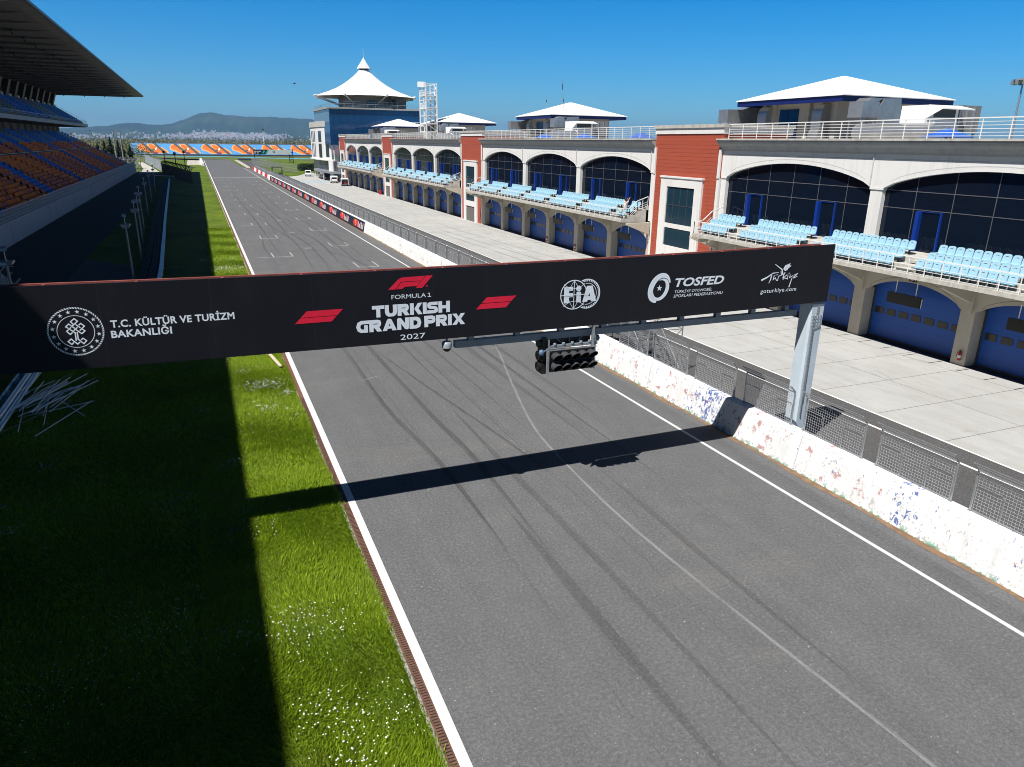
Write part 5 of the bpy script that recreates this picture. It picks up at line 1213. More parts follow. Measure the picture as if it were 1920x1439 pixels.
    for r in range(rows):
        if r == 13: continue
        for i in range(int((yb-62)/pitch)):
            y = 62+i*pitch; a = (y-62) % 14.2
            if a < 1.3: continue
            sec = int((y-62)//14.2); u = (y-62)/14.2-r*.055
            f = (u*1.0) % 2.6
            if f < .42: c = 2
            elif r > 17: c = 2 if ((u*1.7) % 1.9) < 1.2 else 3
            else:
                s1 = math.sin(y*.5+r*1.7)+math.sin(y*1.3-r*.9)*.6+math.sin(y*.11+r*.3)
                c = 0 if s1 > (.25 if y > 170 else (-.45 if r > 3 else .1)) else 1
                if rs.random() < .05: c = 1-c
            seats.append((x0+dx*r-.30, y, z0+dz*(r+1), c))
    upper = []
    for r in range(r2):
        for i in range(int((yb-62)/pitch)):
            y = 62+i*pitch
            if (y-62) % 14.2 < 1.3: continue
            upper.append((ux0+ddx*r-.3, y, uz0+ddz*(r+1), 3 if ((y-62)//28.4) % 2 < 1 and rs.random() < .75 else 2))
    vis = [s for s in seats if inview(s[0], s[1], s[2]+.4, 0)]
    vis.sort(key=lambda s: s[0]**2+s[1]**2); near = set(vis[:300])
    def gs(m, x, y, z, c):
        w = .265
        m.add([(x-.03, y-w, z+.27), (x-.03, y+w, z+.27), (x-.20, y+w, z+.80), (x-.20, y-w, z+.80), (x-.12, y-w, z+.27), (x-.12, y+w, z+.27), (x-.27, y+w, z+.79), (x-.27, y-w, z+.79)], [(0, 1, 2, 3), (7, 6, 5, 4), (3, 2, 6, 7), (0, 3, 7, 4), (1, 5, 6, 2)], c)
        m.add([(x+.28, y-w, z+.33), (x+.28, y+w, z+.33), (x-.10, y+w, z+.29), (x-.10, y-w, z+.29), (x+.28, y-w, z+.26), (x+.28, y+w, z+.26), (x-.10, y+w, z+.24), (x-.10, y-w, z+.24)], [(0, 1, 2, 3), (0, 4, 5, 1), (0, 3, 7, 4), (1, 5, 6, 2)], c)
        return m
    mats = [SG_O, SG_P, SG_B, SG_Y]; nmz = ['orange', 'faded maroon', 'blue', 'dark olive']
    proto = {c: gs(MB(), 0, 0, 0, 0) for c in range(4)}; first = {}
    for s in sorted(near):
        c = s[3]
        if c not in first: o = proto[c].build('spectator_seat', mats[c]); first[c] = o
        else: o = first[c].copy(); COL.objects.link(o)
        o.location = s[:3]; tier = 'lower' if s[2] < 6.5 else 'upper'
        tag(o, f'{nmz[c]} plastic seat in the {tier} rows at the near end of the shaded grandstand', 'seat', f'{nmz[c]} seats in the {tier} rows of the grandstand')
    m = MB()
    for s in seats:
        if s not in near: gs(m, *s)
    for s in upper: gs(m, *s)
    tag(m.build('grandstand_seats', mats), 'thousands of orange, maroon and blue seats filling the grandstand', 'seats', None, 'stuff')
grandstand()

# ================================================================ CONTROL TOWER
def control_tower():
    g = thing('control_tower', 'race control tower with blue glass box under a white tent roof', 'building', (52, 248, 0))
    X0, X1, Y0, Y1 = 38.0, 66.0, 233.5, 264.0
    m = MB(); m.box(X0+.01, X1, Y0+.01, Y1, 10.6, 20.9); m.build('glass_box', TGLASS, g)
    m = MB(); m.add([(X0, Y0, 17.2), (X0, Y1, 17.2), (X0, Y1, 20.9), (X0, Y0, 20.9)], [(0, 1, 2, 3)]); m.build('side_glazing', TGLASS2, g)
    m = MB(); m.box(X0-.5, X1+.5, Y0-.5, Y1+.5, 20.905, 21.35); m.build('roof_slab', CONCD, g)
    m = MB(); railing(m, [(X0+.2, Y1, 21.35), (X0+.2, Y0, 21.35), (X1, Y0, 21.35)], 1.05, 2.4, (.3, .6), .03, .05); railing(m, [(43.5, Y0+6, 21.35), (60.5, Y0+6, 21.35)], 2.0, 1.5, (.33, .66), .04, .06); m.build('roof_railing', STEEL, g)
    # faceted white bay facing the track
    P = [(37.3, 271), (37.0, 256), (37.7, 246.0), (38.9, 239.5), (38.9, 234), (44, 234), (44, 271)]
    m = MB(); m.prism(P, lambda u, v, d: (u, v, d), 6.1, 15.9); bay = m.build('white_bay', WHITE, g)
    m = MB(); Q = [(u-(.25 if u < 40 else 0), v) for u, v in P]; m.prism(Q, lambda u, v, d: (u, v, d), 15.905, 17.6); m.build('bay_parapet', CONC, g)
    m = MB(); m.prism(Q, lambda u, v, d: (u-.25, v, d), 5.75, 6.095); m.build('floor_slab', WHITE, g)
    m = MB(); m.prism([(u+.5, v) for u, v in P], lambda u, v, d: (u, v, d), 0, 5.745); m.build('ground_floor_glass', M('dark_slate_glass', (0.03, 0.045, 0.065), .15), g)
    def win(a, b, z0, z1, t0, t1):
        a = Vector((*a, 0)); b = Vector((*b, 0)); p = a.lerp(b, t0); q = a.lerp(b, t1); n = Vector((-(b-a).y, (b-a).x, 0)).normalized()
        if n.x > 0: n = -n
        m = MB(); v = [(p.x+n.x*.03, p.y+n.y*.03, z0), (q.x+n.x*.03, q.y+n.y*.03, z0), (q.x+n.x*.03, q.y+n.y*.03, z1), (p.x+n.x*.03, p.y+n.y*.03, z1)]
        m.add(v, [(0, 1, 2, 3)]); m.build('window', PWIN, bay)
    for z0, z1 in ((11.3, 14.7), (6.5, 10.8)):
        for t in (.18, .43, .68): win(P[0], P[1], z0, z1, t, t+.13)
        win(P[1], P[2], z0, z1, .32, .75)
        win(P[2], P[3], z0+.3, z1, .3, .75)
    m = MB(); cv = arch_curve(238.6, 235.0, 9.0, 11.0, 14); m.add([(38.86, y, z) for y, z in cv]+[(38.86, 235, 6.2), (38.86, 238.6, 6.2)], [tuple(range(len(cv)+2))]); m.build('arched_opening', PWIN, bay)
    for y in (233.6, 236.2, 238.8):
        m = MB(); m.tube((38.2, y, 0), (38.2, y, 5.74), .42, n=12); m.build('white_column', WHITE, g)
    m = MB(); pts = [(36.8, 262), (35.4, 255), (34.9, 246), (35.3, 237), (36.5, 228), (39, 224), (39.1, 262)]; m.prism(pts, lambda u, v, d: (u, v, d), 2.35, 2.85); m.build('entrance_canopy', STEEL, g)
    m = MB()
    for u, v in pts[1:5]: m.tube((u+.5, v, 0), (u+.5, v, 2.35), .12)
    m.build('canopy_post', WHITE, g)
    m = MB(); m.box(39.0, 44, 226, 233.9, 0, 10.6); m.build('dark_link', M('dark_slate_glass', (0.03, 0.045, 0.065)), g)
    m = MB(); m.box(52.5, 68, 222, 233.4, 12, 15.6); m.box(52.3, 68, 221.8, 233.4, 15.605, 16.1); rb = m.build('roof_annex', WHITE, g)
    m = MB(); m.box(55, 59, 221.96, 222.0, 12.6, 14.6); m.build('annex_opening', BLACK, rb); m = MB(); railing(m, [(52.5, 222, 16.1), (68, 222, 16.1)], 1.1, 1.2, (.3, .6), .04, .06); m.build('annex_railing', RAILW, rb)
    # drum and tent roof
    cx, cy = 52.3, 248.5
    m = MB(); m.lathe([(8.6, 21.35), (8.6, 25.6)], (cx, cy, 0), 12); m.build('drum', M('tower_drum_beige', (0.33, 0.29, 0.25), .8, .06, .3), g)
    m = MB(); m.box(cx-1.2, cx+1.2, cy-8.75, cy-8.5, 21.4, 24); m.build('drum_door', PWIN, g)
    m = MB(); m.box(60.3, 63.5, 240, 246, 21.35, 24.6); m.build('stair_head', M('slate_box', (.16, .16, .16), .7), g)
    m = MB(); n = 48; prof = [(16.2, 0), (14.0, .75), (11.6, 1.75), (9.2, 3.0), (7.0, 4.5), (5.0, 6.2), (3.4, 7.8), (2.2, 9.2), (1.7, 9.9)]
    v = []
    for r, h in prof:
        for i in range(n):
            a = 2*math.pi*i/n; q = (r/16.2); rr = r*(1-.055*q*(1-abs(math.cos(4*a))**.6)); v.append((cx+rr*math.cos(a+.2), cy+rr*math.sin(a+.2), 25.0+h*.79+(.25 if r < 16 else 0)))
    m.add(v, [(k*n+i, k*n+(i+1) % n, (k+1)*n+(i+1) % n, (k+1)*n+i) for k in range(len(prof)-1) for i in range(n)]); tent = m.build('tent_roof', M('white_tent_membrane', (0.84, 0.84, 0.83), .6, .02, .2), g, True)
    m = MB(); m.lathe([(14.6, 25.1), (11.5, 25.55), (8.61, 25.6)], (cx, cy, 0), 32); m.build('tent_underside', M('tent_underside_beige', (.50, .46, .42), .8), tent)
    m = MB()
    for i in range(8):
        a = 2*math.pi*i/8+.2; c, s_ = math.cos(a), math.sin(a); m.tube((cx+8.6*c, cy+8.6*s_, 22.6), (cx+16.0*c, cy+16.0*s_, 24.95), .22, .13, 8); m.tube((cx+8.6*c, cy+8.6*s_, 25.2), (cx+16.6*c, cy+16.6*s_, 25.1), .2, .16, 8)
        m.tube((cx+16.0*c, cy+16*s_, 25.05), (cx+17.0*c, cy+17*s_, 25.1), .34, .34, 8)
    m.build('tent_strut', M('strut_cream', (.68, .66, .62), .6), tent)
    m = MB(); m.lathe([(1.5, 32.8), (1.5, 33.7)], (cx, cy, 0), 12); m.build('tent_collar', HOODM, tent)
    m = MB(); m.lathe([(2.25, 33.6), (2.2, 33.75), (.9, 35.6), (.05, 36.9)], (cx, cy, 0), 8); m.tube((cx, cy, 36.8), (cx, cy, 39.5), .06, .03, 6); m.build('cap', WHITE2, tent)
control_tower()

# ================================================================ VEHICLES
def van(label, loc, rot, col, doors_open=False, group=None):
    v = thing('parked_van', label, 'van', (0, 0, 0), group)
    L_, Wd = 4.9, 1.9
    side = [(-2.45, .35), (-2.45, .95), (-2.40, 1.75), (-2.25, 1.95), (.9, 1.98), (1.25, 1.85), (1.75, 1.15), (2.35, .98), (2.45, .75), (2.45, .35)]
    m = MB(); m.prism(side, lambda u, w, d: (d, u, w), -Wd/2, Wd/2); m.build('body', col, v)
    m = MB(); m.add([(-.82, 1.30, 1.80), (.82, 1.30, 1.80), (.86, 1.74, 1.20), (-.86, 1.74, 1.20)], [(0, 1, 2, 3)])
    for s_ in (-1, 1):
        x = s_*(Wd/2+.006); m.add([(x, .25, 1.2), (x, 1.5, 1.2), (x, 1.1, 1.72), (x, .25, 1.75)], [(0, 1, 2, 3)])
    for p in m.v[:4]: pass
    m.v[:4] = [(a, b+.02, c+.02) for a, b, c in m.v[:4]]; m.build('window', GLASS, v)
    if not doors_open:
        m = MB(); m.add([(-.75, -2.452, 1.2), (.75, -2.452, 1.2), (.7, -2.43, 1.68), (-.7, -2.43, 1.68)], [(0, 1, 2, 3)]); m.build('rear_window', GLASS, v)
    else:
        m = MB(); m.box(-.82, .82, -2.46, -2.44, .55, 1.80); m.build('cargo_opening', BLACK, v)
        m = MB(); m.box(-.25, .25, -2.55, -2.461, .6, 1.0); m.box(.3, .6, -2.52, -2.461, .6, .8); m.build('cargo', M('dark_red', (.3, .015, .02)), v)
        for s_ in (-1, 1):
            m = MB(); m.box(s_*.93-.03, s_*.93+.03, -3.2, -2.46, .5, 1.85); m.build('rear_door', col, v)
    for x in (-.86, .86):
        for y in (-1.55, 1.55):
            m = MB(); m.tube((x-.11, y, .33), (x+.11, y, .33), .33, n=16); w = m.build('wheel', TYRE, v); m = MB(); s_ = 1 if x > 0 else -1; m.tube((x+s_*.10, y, .33), (x+s_*.125, y, .33), .2, n=12); m.build('rim', STEEL, w)
    m = MB(); m.box(-.9, .9, 2.44, 2.53, .35, .6); m.box(-.9, .9, -2.53, -2.465, .35, .55); m.build('bumper', HOODM, v)
    for x in (-.72, .72):
        m = MB(); m.box(x-.16, x+.16, 2.40, 2.47, .75, .92); m.build('headlight', WHITE2, v)
        m = MB(); m.box(x*1.18-.06, x*1.18+.06, -2.475, -2.44, .8, 1.3); m.build('tail_light', M('tail_red', (.35, .02, .02), .3), v)
    v.location = loc; v.rotation_euler = (0, 0, rot)
VANW = M('white_van_paint', (0.78, 0.78, 0.78), .3, .03, 1, 0, 0, .5)
van('white van parked apart at the far corner of the control tower', (34.9, 266, .01), R(172), VANW)
van('dark van parked half hidden under the tower canopy', (37.4, 240, .01), R(172), M('dark_van_paint', (.02, .022, .026), .25))
van('white van parked nose in, between the dark van and the open van', (36.4, 222.5, .01), R(-6), VANW)
van('white van with both rear doors standing open by the garages', (37.0, 208.5, .01), R(-8), VANW, True)

# ================================================================ LEFT SIDE OF THE TRACK
def guard_rails():
    def wbeam(name, label, pts, h, posts):
        t = thing(name, label, 'guard rail', (pts[0][0], pts[0][1], 0))
        m = MB(); prof = [(.0, -.16), (.05, -.11), (.0, -.03), (.0, .03), (.05, .11), (.0, .16), (-.03, .16), (.01, .1), (-.04, .03), (-.04, -.03), (.01, -.1), (-.03, -.16)]
        for lv in h:
            for (xa, ya), (xb, yb) in zip(pts[:-1], pts[1:]):
                v = [(xa+u, ya, lv+w) for u, w in prof]+[(xb+u, yb, lv+w) for u, w in prof]; n = len(prof)
                m.add(v, [(i, (i+1) % n, (i+1) % n+n, i+n) for i in range(n)])
                v = [(xa-.40-u, ya, lv+w) for u, w in prof]+[(xb-.40-u, yb, lv+w) for u, w in prof]
                m.add(v, [(i, (i+1) % n, (i+1) % n+n, i+n) for i in range(n)])
        m.build('steel_beam', STEEL, t)
        for (xa, ya), (xb, yb) in zip(pts[:-1], pts[1:]):
            n = max(1, int(math.hypot(xb-xa, yb-ya)/posts))
            for i in range(n):
                m = MB(); x, y = xa+(xb-xa)*i/n, ya+(yb-ya)*i/n; m.box(x-.30, x-.12, y-.06, y+.06, -.1, h[-1]+.2); m.box(x-.38, x-.02, y-.05, y+.05, h[-1]-.06, h[-1]+.06); m.build('rail_post', STEEL, t)
    wbeam('guard_rail', 'double sided steel guard rail beside the heap of poles', [(-8.75, 10), (-8.75, 47)], (.36, .78), 2.0)
    t = thing('pipe_rail', 'long pale rail along the shaded verge by the tyre wall', 'rail', (-4.0, 66, 0))
    pts = [(-3.9, 62, .8), (-4.02, 72, .8), (-4.6, 95, .8), (-5.2, 118, .8), (-6.3, 165, .8), (-7.9, 236, .8)]
    m = MB()
    for a, b in zip(pts[:-1], pts[1:]): m.bar(a, b, .30, .30)
    m.build('rail_beam', M('pale_rail_metal', (.60, .64, .68), .4, .1, 1, 0, .3), t)
    m = MB()
    for a, b in zip(pts[:-1], pts[1:]):
        n = int((b[1]-a[1])/3)
        for i in range(n): q = Vector(a).lerp(Vector(b), i/n); m.box(q.x-.06, q.x+.06, q.y-.06, q.y+.06, -.1, .66)
    m.build('rail_post', STEEL, t)
    t = thing('tyre_wall', 'black tyre barrier running behind the pale rail in the shade', 'tyre wall', (-5.2, 66, 0))
    m = MB()
    for a, b in zip(pts[:-1], pts[1:]):
        n = max(1, int((b[1]-a[1])/.72))
        for i in range(n):
            q = Vector(a).lerp(Vector(b), i/n); wd = 1.15+.4*min(1, (q.y-60)/100)
            for kx in range(2):
                x = q.x-.62-kx*.68
                for z in range(4): m.lathe([(.15, .02+.22*z), (.33, .02+.22*z), (.36, .12+.22*z), (.33, .22+.22*z), (.15, .22+.22*z)], (x, q.y, 0), 8)
    m.build('stacked_tyres', TYRE, t)
    t = thing('road_gate', 'low white barrier bar across the end of the service road', 'gate', (-9.8, 251, 0))
    m = MB(); m.bar((-12.7, 253.9, .9), (-7.0, 248.4, .9), .22, .22); m.build('bar', WHITE2, t)
    m = MB(); m.box(-12.8, -12.5, 253.7, 254.1, 0, 1.1); m.box(-7.1, -6.9, 248.3, 248.6, 0, 1.1); m.build('gate_post', STEEL, t)
guard_rails()
def pole_heap():
    rs = random.Random(21)
    proto = MB(); proto.tube((0, 0, 0), (0, 1, 0), .021, n=6); proto.tube((0, 1.0, 0), (0, 1.012, 0), .026, n=6)
    SIL = M('bare_metal_pole', (.85, .87, .88), .4, .06, 2, 0, 0.0); BRN = M('brown_wood_stick', (.25, .2, .15), .8)
    first = None
    for i in range(34):
        ln = rs.uniform(2.2, 4.6); cx, cy = rs.gauss(-7.75, .55), rs.gauss(37.4, 1.0); a = rs.gauss(-.35, .22)
        if i == 0: cx, cy, a, ln = -6.6, 34.6, -.42, 4.0
        if i == 1: cx, cy, a, ln = -7.0, 36.2, -1.15, 2.8
        if i % 9 == 5: a = rs.uniform(-.1, .5)
        if first is None: first = proto.build('metal_pole', SIL); o = first
        else: o = first.copy(); COL.objects.link(o)
        if i % 6 == 4:
            o.data = first.data.copy(); o.data.materials[0] = BRN
        o.scale = (1, ln, 1); d = Vector((-math.sin(a), math.cos(a), 0)); z = .05+.012*i+rs.uniform(0, .05)
        o.location = Vector((cx, cy, z))-d*ln/2; o.rotation_euler = (rs.uniform(-.015, .03), 0, a)
        lab = 'thin metal pole lying in the loose heap on the shaded grass'
        if i == 0: lab = 'single long metal pole lying apart, nearest the viewer of the heap'
        elif i % 6 == 4: lab = 'thin brown wooden stick lying in the heap of metal poles'
        tag(o, lab, 'pole', 'poles lying in a heap on the grass')
    o = thing('kerb_plank', 'short pale plank lying on the grass by the drain', 'plank', (2.6, 40.5, .1)); m = MB(); m.bar((2.95, 39.2, .16), (2.55, 42.3, .16), .16, .05); m.build('plank_board', M('pale_plank', (.55, .48, .36), .8), o)
pole_heap()
def lamp_posts():
    t = thing('floodlight_post', 'x', 'lamp post', (0, 0, 0), 'low floodlight posts along the service road')
    m = MB(); m.tube((0, 0, 0), (0, 0, 5.2), .10, .07, 8); m.box(-.2, .2, -.2, .2, 0, .05); m.build('pole', M('pale_pole_paint', (.27, .29, .31), .5), t)
    m = MB(); m.box(-.28, .28, -.04, .04, 4.75, 4.81); m.tube((0, 0, 5.2), (0, 0, 5.75), .03, n=6); m.build('bracket', STEEL, t)
    for x, y, z, yaw in ((-.18, -.1, 4.9, .3), (.18, .05, 4.9, -.2), (0, -.1, 5.7, .1)):
        m = MB(); c, s = math.cos(yaw), math.sin(yaw)
        pr = [(-.22, -.02), (.20, .09), (.22, .22), (-.18, .13)]
        m.prism(pr, lambda u, v, d: (x+c*d-s*u, y+s*d+c*u, z+v), -.16, .16); h = m.build('lamp_head', M('lamp_head_grey', (.34, .35, .36), .4, .1, 2, 0, .3), t)
        m = MB(); m.prism([(-.2, -.03), (.18, .07), (.18, .062), (-.2, -.038)], lambda u, v, d: (x+c*d-s*u, y+s*d+c*u, z+v), -.13, .13); m.build('lamp_glass', PWIN, h)
    P = [(-10.6, 48.6, 'floodlight post at the very left edge, cut by the gantry'), (-6.0, 67.4, 'floodlight post nearest the gantry on the grass by the service road'), (-6.3, 82, 'second floodlight post beyond the gantry by the service road'), (-6.9, 95, 'third floodlight post beyond the gantry by the service road'),
         (-7.4, 107, 'fourth floodlight post beyond the gantry by the service road'), (-8.2, 132, 'fifth floodlight post, small, by the service road'), (-9.0, 160, 'sixth floodlight post, very small, by the service road'), (-9.6, 190, 'seventh floodlight post, before the service road gate')]
    for i, (x, y, l) in enumerate(P):
        q = t if i == 0 else dup(t, (x, y, 0)); q.location = (x, y, 0); q['label'] = l
lamp_posts()
def verge_fences():
    t = thing('mesh_fence', 'x', 'fence', (0, 0, 0), 'shaded mesh fence bays by the service road')
    m = MB()
    for y in (0, 3.0): m.tube((0, y, 0), (0, y, 2.5), .05, n=6); m.tube((0, y, 2.5), (.35, y, 2.85), .045, n=6)
    for z in (.1, 1.2, 2.45): m.tube((0, 0, z), (0, 3, z), .03, n=5)
    m.build('frame', STEEL, t); m = MB()
    for k in range(1, 18): m.bar((.01, k*3/18, .1), (.01, k*3/18, 2.45), .014)
    for k in range(1, 14): m.bar((.01, 0, .1+2.35*k/14), (.01, 3, .1+2.35*k/14), .014)
    m.build('wire_mesh', WIRE, t)
    P = [(-10.0, 50.5, .35), (-11.0, 53.4, .35), (-12.0, 56.3, .35), (-13.0, 59.2, .35), (-14.0, 62.0, .35)]
    for i, (x, y, a) in enumerate(P):
        q = t if i == 0 else dup(t, (x, y, 0)); q.location = (x, y, 0); q.rotation_euler = (0, 0, a); q['label'] = 'shaded mesh fence bay just beyond the left part of the gantry'
    # dark curved-top fence at the end of the verge
    t = thing('dark_fence', 'dark fence with curved post tops at the far end of the shaded verge', 'fence', (-7, 255, 0))
    a, b = Vector((-11.5, 290, 0)), Vector((-1.9, 222, 0)); n = 22
    DK = M('dark_fence_metal', (.03, .03, .032), .6)
    m = MB()
    for i in range(n+1):
        p = a.lerp(b, i/n); m.path([p, p+Vector((0, 0, 3.4)), p+Vector((.35, 0, 4.1)), p+Vector((1.1, 0, 4.4))], .13, 6)
    m.build('curved_post', DK, t)
    m = MB()
    for z in np.arange(.3, 3.5, .22): m.bar(a+Vector((0, 0, z)), b+Vector((0, 0, z)), .06)
    for i in range(n*7): p = a.lerp(b, i/(n*7)); m.bar(p+Vector((0, 0, .1)), p+Vector((0, 0, 3.4)), .05)
    m.build('wire_mesh', DK, t)
    t = thing('service_fence', 'tall grey mesh fence beside the curving service road', 'fence', (-14, 320, 0))
    pts = [Vector((-11.6, 292, 0)), Vector((-12.8, 312, 0)), Vector((-16.5, 345, 0)), Vector((-24, 420, 0))]
    m = MB(); w = MB()
    for p, q in zip(pts[:-1], pts[1:]):
        n = int((q-p).length/4)
        for i in range(n+1): c = p.lerp(q, i/n); m.tube(c, c+Vector((0, 0, 3.9)), .09, n=6)
        for z in np.arange(.3, 4, .45): w.bar(p+Vector((0, 0, z)), q+Vector((0, 0, z)), .05)
        for i in range(n*8): c = p.lerp(q, i/(n*8)); w.bar(c+Vector((0, 0, .1)), c+Vector((0, 0, 3.8)), .04)
    m.build('fence_post', STEEL, t); w.build('wire_mesh', WIRE, t)
    t = thing('stand_end_fence', 'grey mesh fence running back from the end of the grandstand', 'fence', (-30, 305, 0))
    p, q = Vector((-19, 303, 0)), Vector((-48, 312, 0)); m = MB(); w = MB()
    for i in range(12): c = p.lerp(q, i/11); m.tube(c, c+Vector((0, 0, 5.2)), .1, n=6)
    for z in np.arange(.3, 5.2, .5): w.bar(p+Vector((0, 0, z)), q+Vector((0, 0, z)), .05)
    for i in range(70): c = p.lerp(q, i/69); w.bar(c, c+Vector((0, 0, 5.1)), .05)
    m.build('fence_post', STEEL, t); w.build('wire_mesh', WIRE, t)
    for x, y, h, l in ((-27.2, 312, 14.2, 'tall pale pole left of the pair by the dark conifers'), (-24.5, 306, 13.9, 'thicker pale pole right of the pair by the dark conifers')):
        o = thing('tall_pole', l, 'pole', (x, y, 0), 'tall poles behind the grandstand end'); m = MB(); m.tube((x, y, 0), (x, y, h), .28, .17, 8); m.build('pole_shaft', M('pale_pole_paint', (.42, .46, .50)), o)
        m = MB(); m.box(x-.5, x+.5, y-.15, y+.15, h-.1, h+.12); m.build('cross_arm', STEEL, o)
    for x, y, l in ((-6.5, 268, 'tall dark post with lamp, standing in the dark curved fence'), (-10.8, 300, 'tall dark post beyond the service road gate'), (-4.2, 300, 'dark speaker post beyond the curved fence')):
        o = thing('dark_post', l, 'post', (x, y, 0), 'dark posts near the curved fence'); m = MB(); m.tube((x, y, 0), (x, y, 7.2), .16, .12, 8); m.build('post_shaft', BLACK, o)
        m = MB(); m.box(x-.45, x+.35, y-.3, y+.3, 6.7, 7.5); m.build('lamp_box', BLACK, o)
verge_fences()

# ================================================================ FAR END
def far_grandstand():
    t = thing('far_grandstand', 'distant grandstand of blue seats painted with repeating orange shapes', 'grandstand', (20, 600, 0))
    x0, x1 = -43, 100; ya, za, yb, zb = 598, .9, 612, 8.0
    fn = lambda u, v, d=0: (u, ya+(yb-ya)*v, za+(zb-za)*v+d)
    m = MB(); m.add([fn(x0, 0), fn(x1, 0), fn(x1, 1), fn(x0, 1), (x1, yb, -1), (x0, yb, -1), (x1, ya, -1), (x0, ya, -1)], [(0, 1, 2, 3), (3, 2, 4, 5), (0, 3, 5, 7), (1, 6, 4, 2)])
    sb = m.build('seat_deck', M('far_blue_seats', (0.065, 0.26, 0.55), .7, .12, .5), t)
    O = M('far_orange_seats', (0.62, 0.14, 0.02), .7, .2, .3); Y = M('far_yellow_seats', (0.66, 0.33, 0.10), .7); D = M('far_dark_gangway', (0.075, 0.07, 0.06), .8); WH = M('far_white_seats', (.75, .75, .72), .7); MR = M('far_maroon_seats', (.2, .03, .05), .7)
    m = MB(); rs = random.Random(4)
    for k in range(7):
        c = -40+21.3*k
        def blob(pts, mi, d): m.add([fn(c+u, v, d) for u, v in pts], [tuple(range(len(pts)))], mi)
        blob([(1.0, .62), (2.5, .95), (5.5, .98), (8.2, .78), (13.5, .06), (8, .05), (4.5, .28), (1.6, .40)], 1, .04)
        blob([(1.8, .62), (3, .88), (5.2, .9), (7.2, .72), (12.2, .10), (9.2, .10), (5.5, .34), (2.5, .48)], 0, .08)
        blob([(7.8, .97), (11, .97), (13.5, .80), (15.6, .70), (20.2, .08), (13, .05), (10.5, .38), (8.6, .60)], 1, .05)
        blob([(8.6, .92), (10.6, .92), (13, .74), (14.8, .62), (18.6, .12), (14, .1), (11.3, .42), (9.4, .62)], 0, .09)
        blob([(15.5, .62), (17.4, .66), (18.6, .52), (21, .32), (22.0, .1), (18.5, .06), (16.5, .34)], 1, .06)
        blob([(16.2, .56), (17.2, .58), (18.2, .44), (20.5, .26), (20.8, .14), (18.8, .12), (17, .36)], 0, .1)
        blob([(3.6, .985), (5.6, .985), (14.4, .02), (11.8, .02)], 2, .14); blob([(11.6, .985), (13.6, .985), (21.2, .02), (18.8, .02)], 2, .15)
        blob([(11.0, .44), (12.6, .46), (12.4, .34), (11.2, .32)], 2, .16); blob([(12.9, .52), (14.0, .62), (13.8, .40), (13.0, .36)], 3, .17); blob([(11.8, .22), (14.2, .2), (15.0, .06), (12, .06)], 4, .17)
    m.build('painted_seats', [O, Y, D, WH, MR], t)
    m = MB(); m.box(x0, x1, ya-.6, ya-.1, -1, .95); m.build('front_barrier', M('far_dark_wall', (.05, .06, .08), .8), t)
    m = MB(); m.box(x0, x1, yb+.01, yb+.4, 8.0, 8.5); m.build('rear_rail', M('far_grey_rail', (.2, .23, .27), .7), t)
    o = thing('far_blue_kerb', 'pale blue painted kerb strip below the distant grandstand', 'kerb', (55, 545, 0)); m = MB()
    m.add([(-40, 580, .05), (20, 560, .05), (46, 528, .05), (78, 508, .05), (79, 516, .05), (47, 538, .05), (20, 568, .05), (-40, 588, .05)], [tuple(range(8))]); m.add([(-40, 580, .04), (20, 560, .04), (46, 528, .04), (78, 508, .04), (78, 508, -.1), (46, 528, -.1), (20, 560, -.1), (-40, 580, -.1)], [(0, 1, 6, 7), (1, 2, 5, 6), (2, 3, 4, 5)]); m.build('painted_surface', M('sky_blue_paint', (0.10, 0.48, 0.78)), o)
far_grandstand()
def far_billboard():
    t = thing('far_billboard', 'distant overhead billboard, black at the left and white at the right', 'billboard', (37, 420, 0))
    y = 420; fn = lambda u, v, d=0: (u, y-d, v)
    m = MB(); m.box(27.9, 46.9, y, y+.8, 4.35, 6.75); b = m.build('board', M('far_board_white', (.62, .65, .68), .6, .03, .3), t)
    m = MB(); m.add([fn(27.85, 4.33, .03), fn(33.6, 4.33, .03), fn(35.0, 6.78, .03), fn(27.85, 6.78, .03)], [(0, 1, 2, 3)], 0); m.add([fn(33.6, 4.33, .04), fn(34.3, 4.33, .04), fn(35.7, 6.78, .04), fn(35.0, 6.78, .04)], [(0, 1, 2, 3)], 1)
    m.add([fn(32.2, 4.9, .05), fn(33.1, 4.9, .05), fn(33.8, 6.2, .05), fn(32.9, 6.2, .05)], [(0, 1, 2, 3)], 1)
    A = np.linspace(0, 2*math.pi, 20); m.strip([fn(38.2+.62*math.cos(a), 5.65+.62*math.sin(a), .03) for a in A], [fn(38.2+.38*math.cos(a), 5.65+.38*math.sin(a), .03) for a in A], 2)
    m.build('board_graphics', [M('far_board_navy', (.012, .016, .03), .5), M('far_board_teal', (.05, .5, .45), .5), BLACK], b)
    m = MB()
    for u, v, w in ((28.3, 5.6, 1.2), (29.9, 5.6, 2.0), (28.3, 4.8, .9), (29.6, 4.8, 1.0)):
        for q in range(int(w/.3)): m.add([fn(u+.3*q, v, .05), fn(u+.3*q+.2, v, .05), fn(u+.3*q+.2, v+.5, .05), fn(u+.3*q, v+.5, .05)], [(0, 1, 2, 3)], 0)
    m.build('lettering', LETW, b)
    m = MB()
    for x in (46.2, 48.0):
        for yy in (420.9, 422.4): m.bar((x, yy, 0), (x, yy, 7.2), .16)
    for i in range(6): m.bar((46.2, 420.9, 1.2*i), (48, 420.9, 1.2*i+1.2), .12); m.bar((48, 420.9, 1.2*i), (46.2, 420.9, 1.2*i+1.2), .12)
    m.bar((27.9, 421, 5.5), (48, 421, 5.5), .3); m.tube((28.4, 421.2, 0), (28.4, 421.2, 5.6), .2)
    m.build('lattice_mast', BLACK, t)
far_billboard()
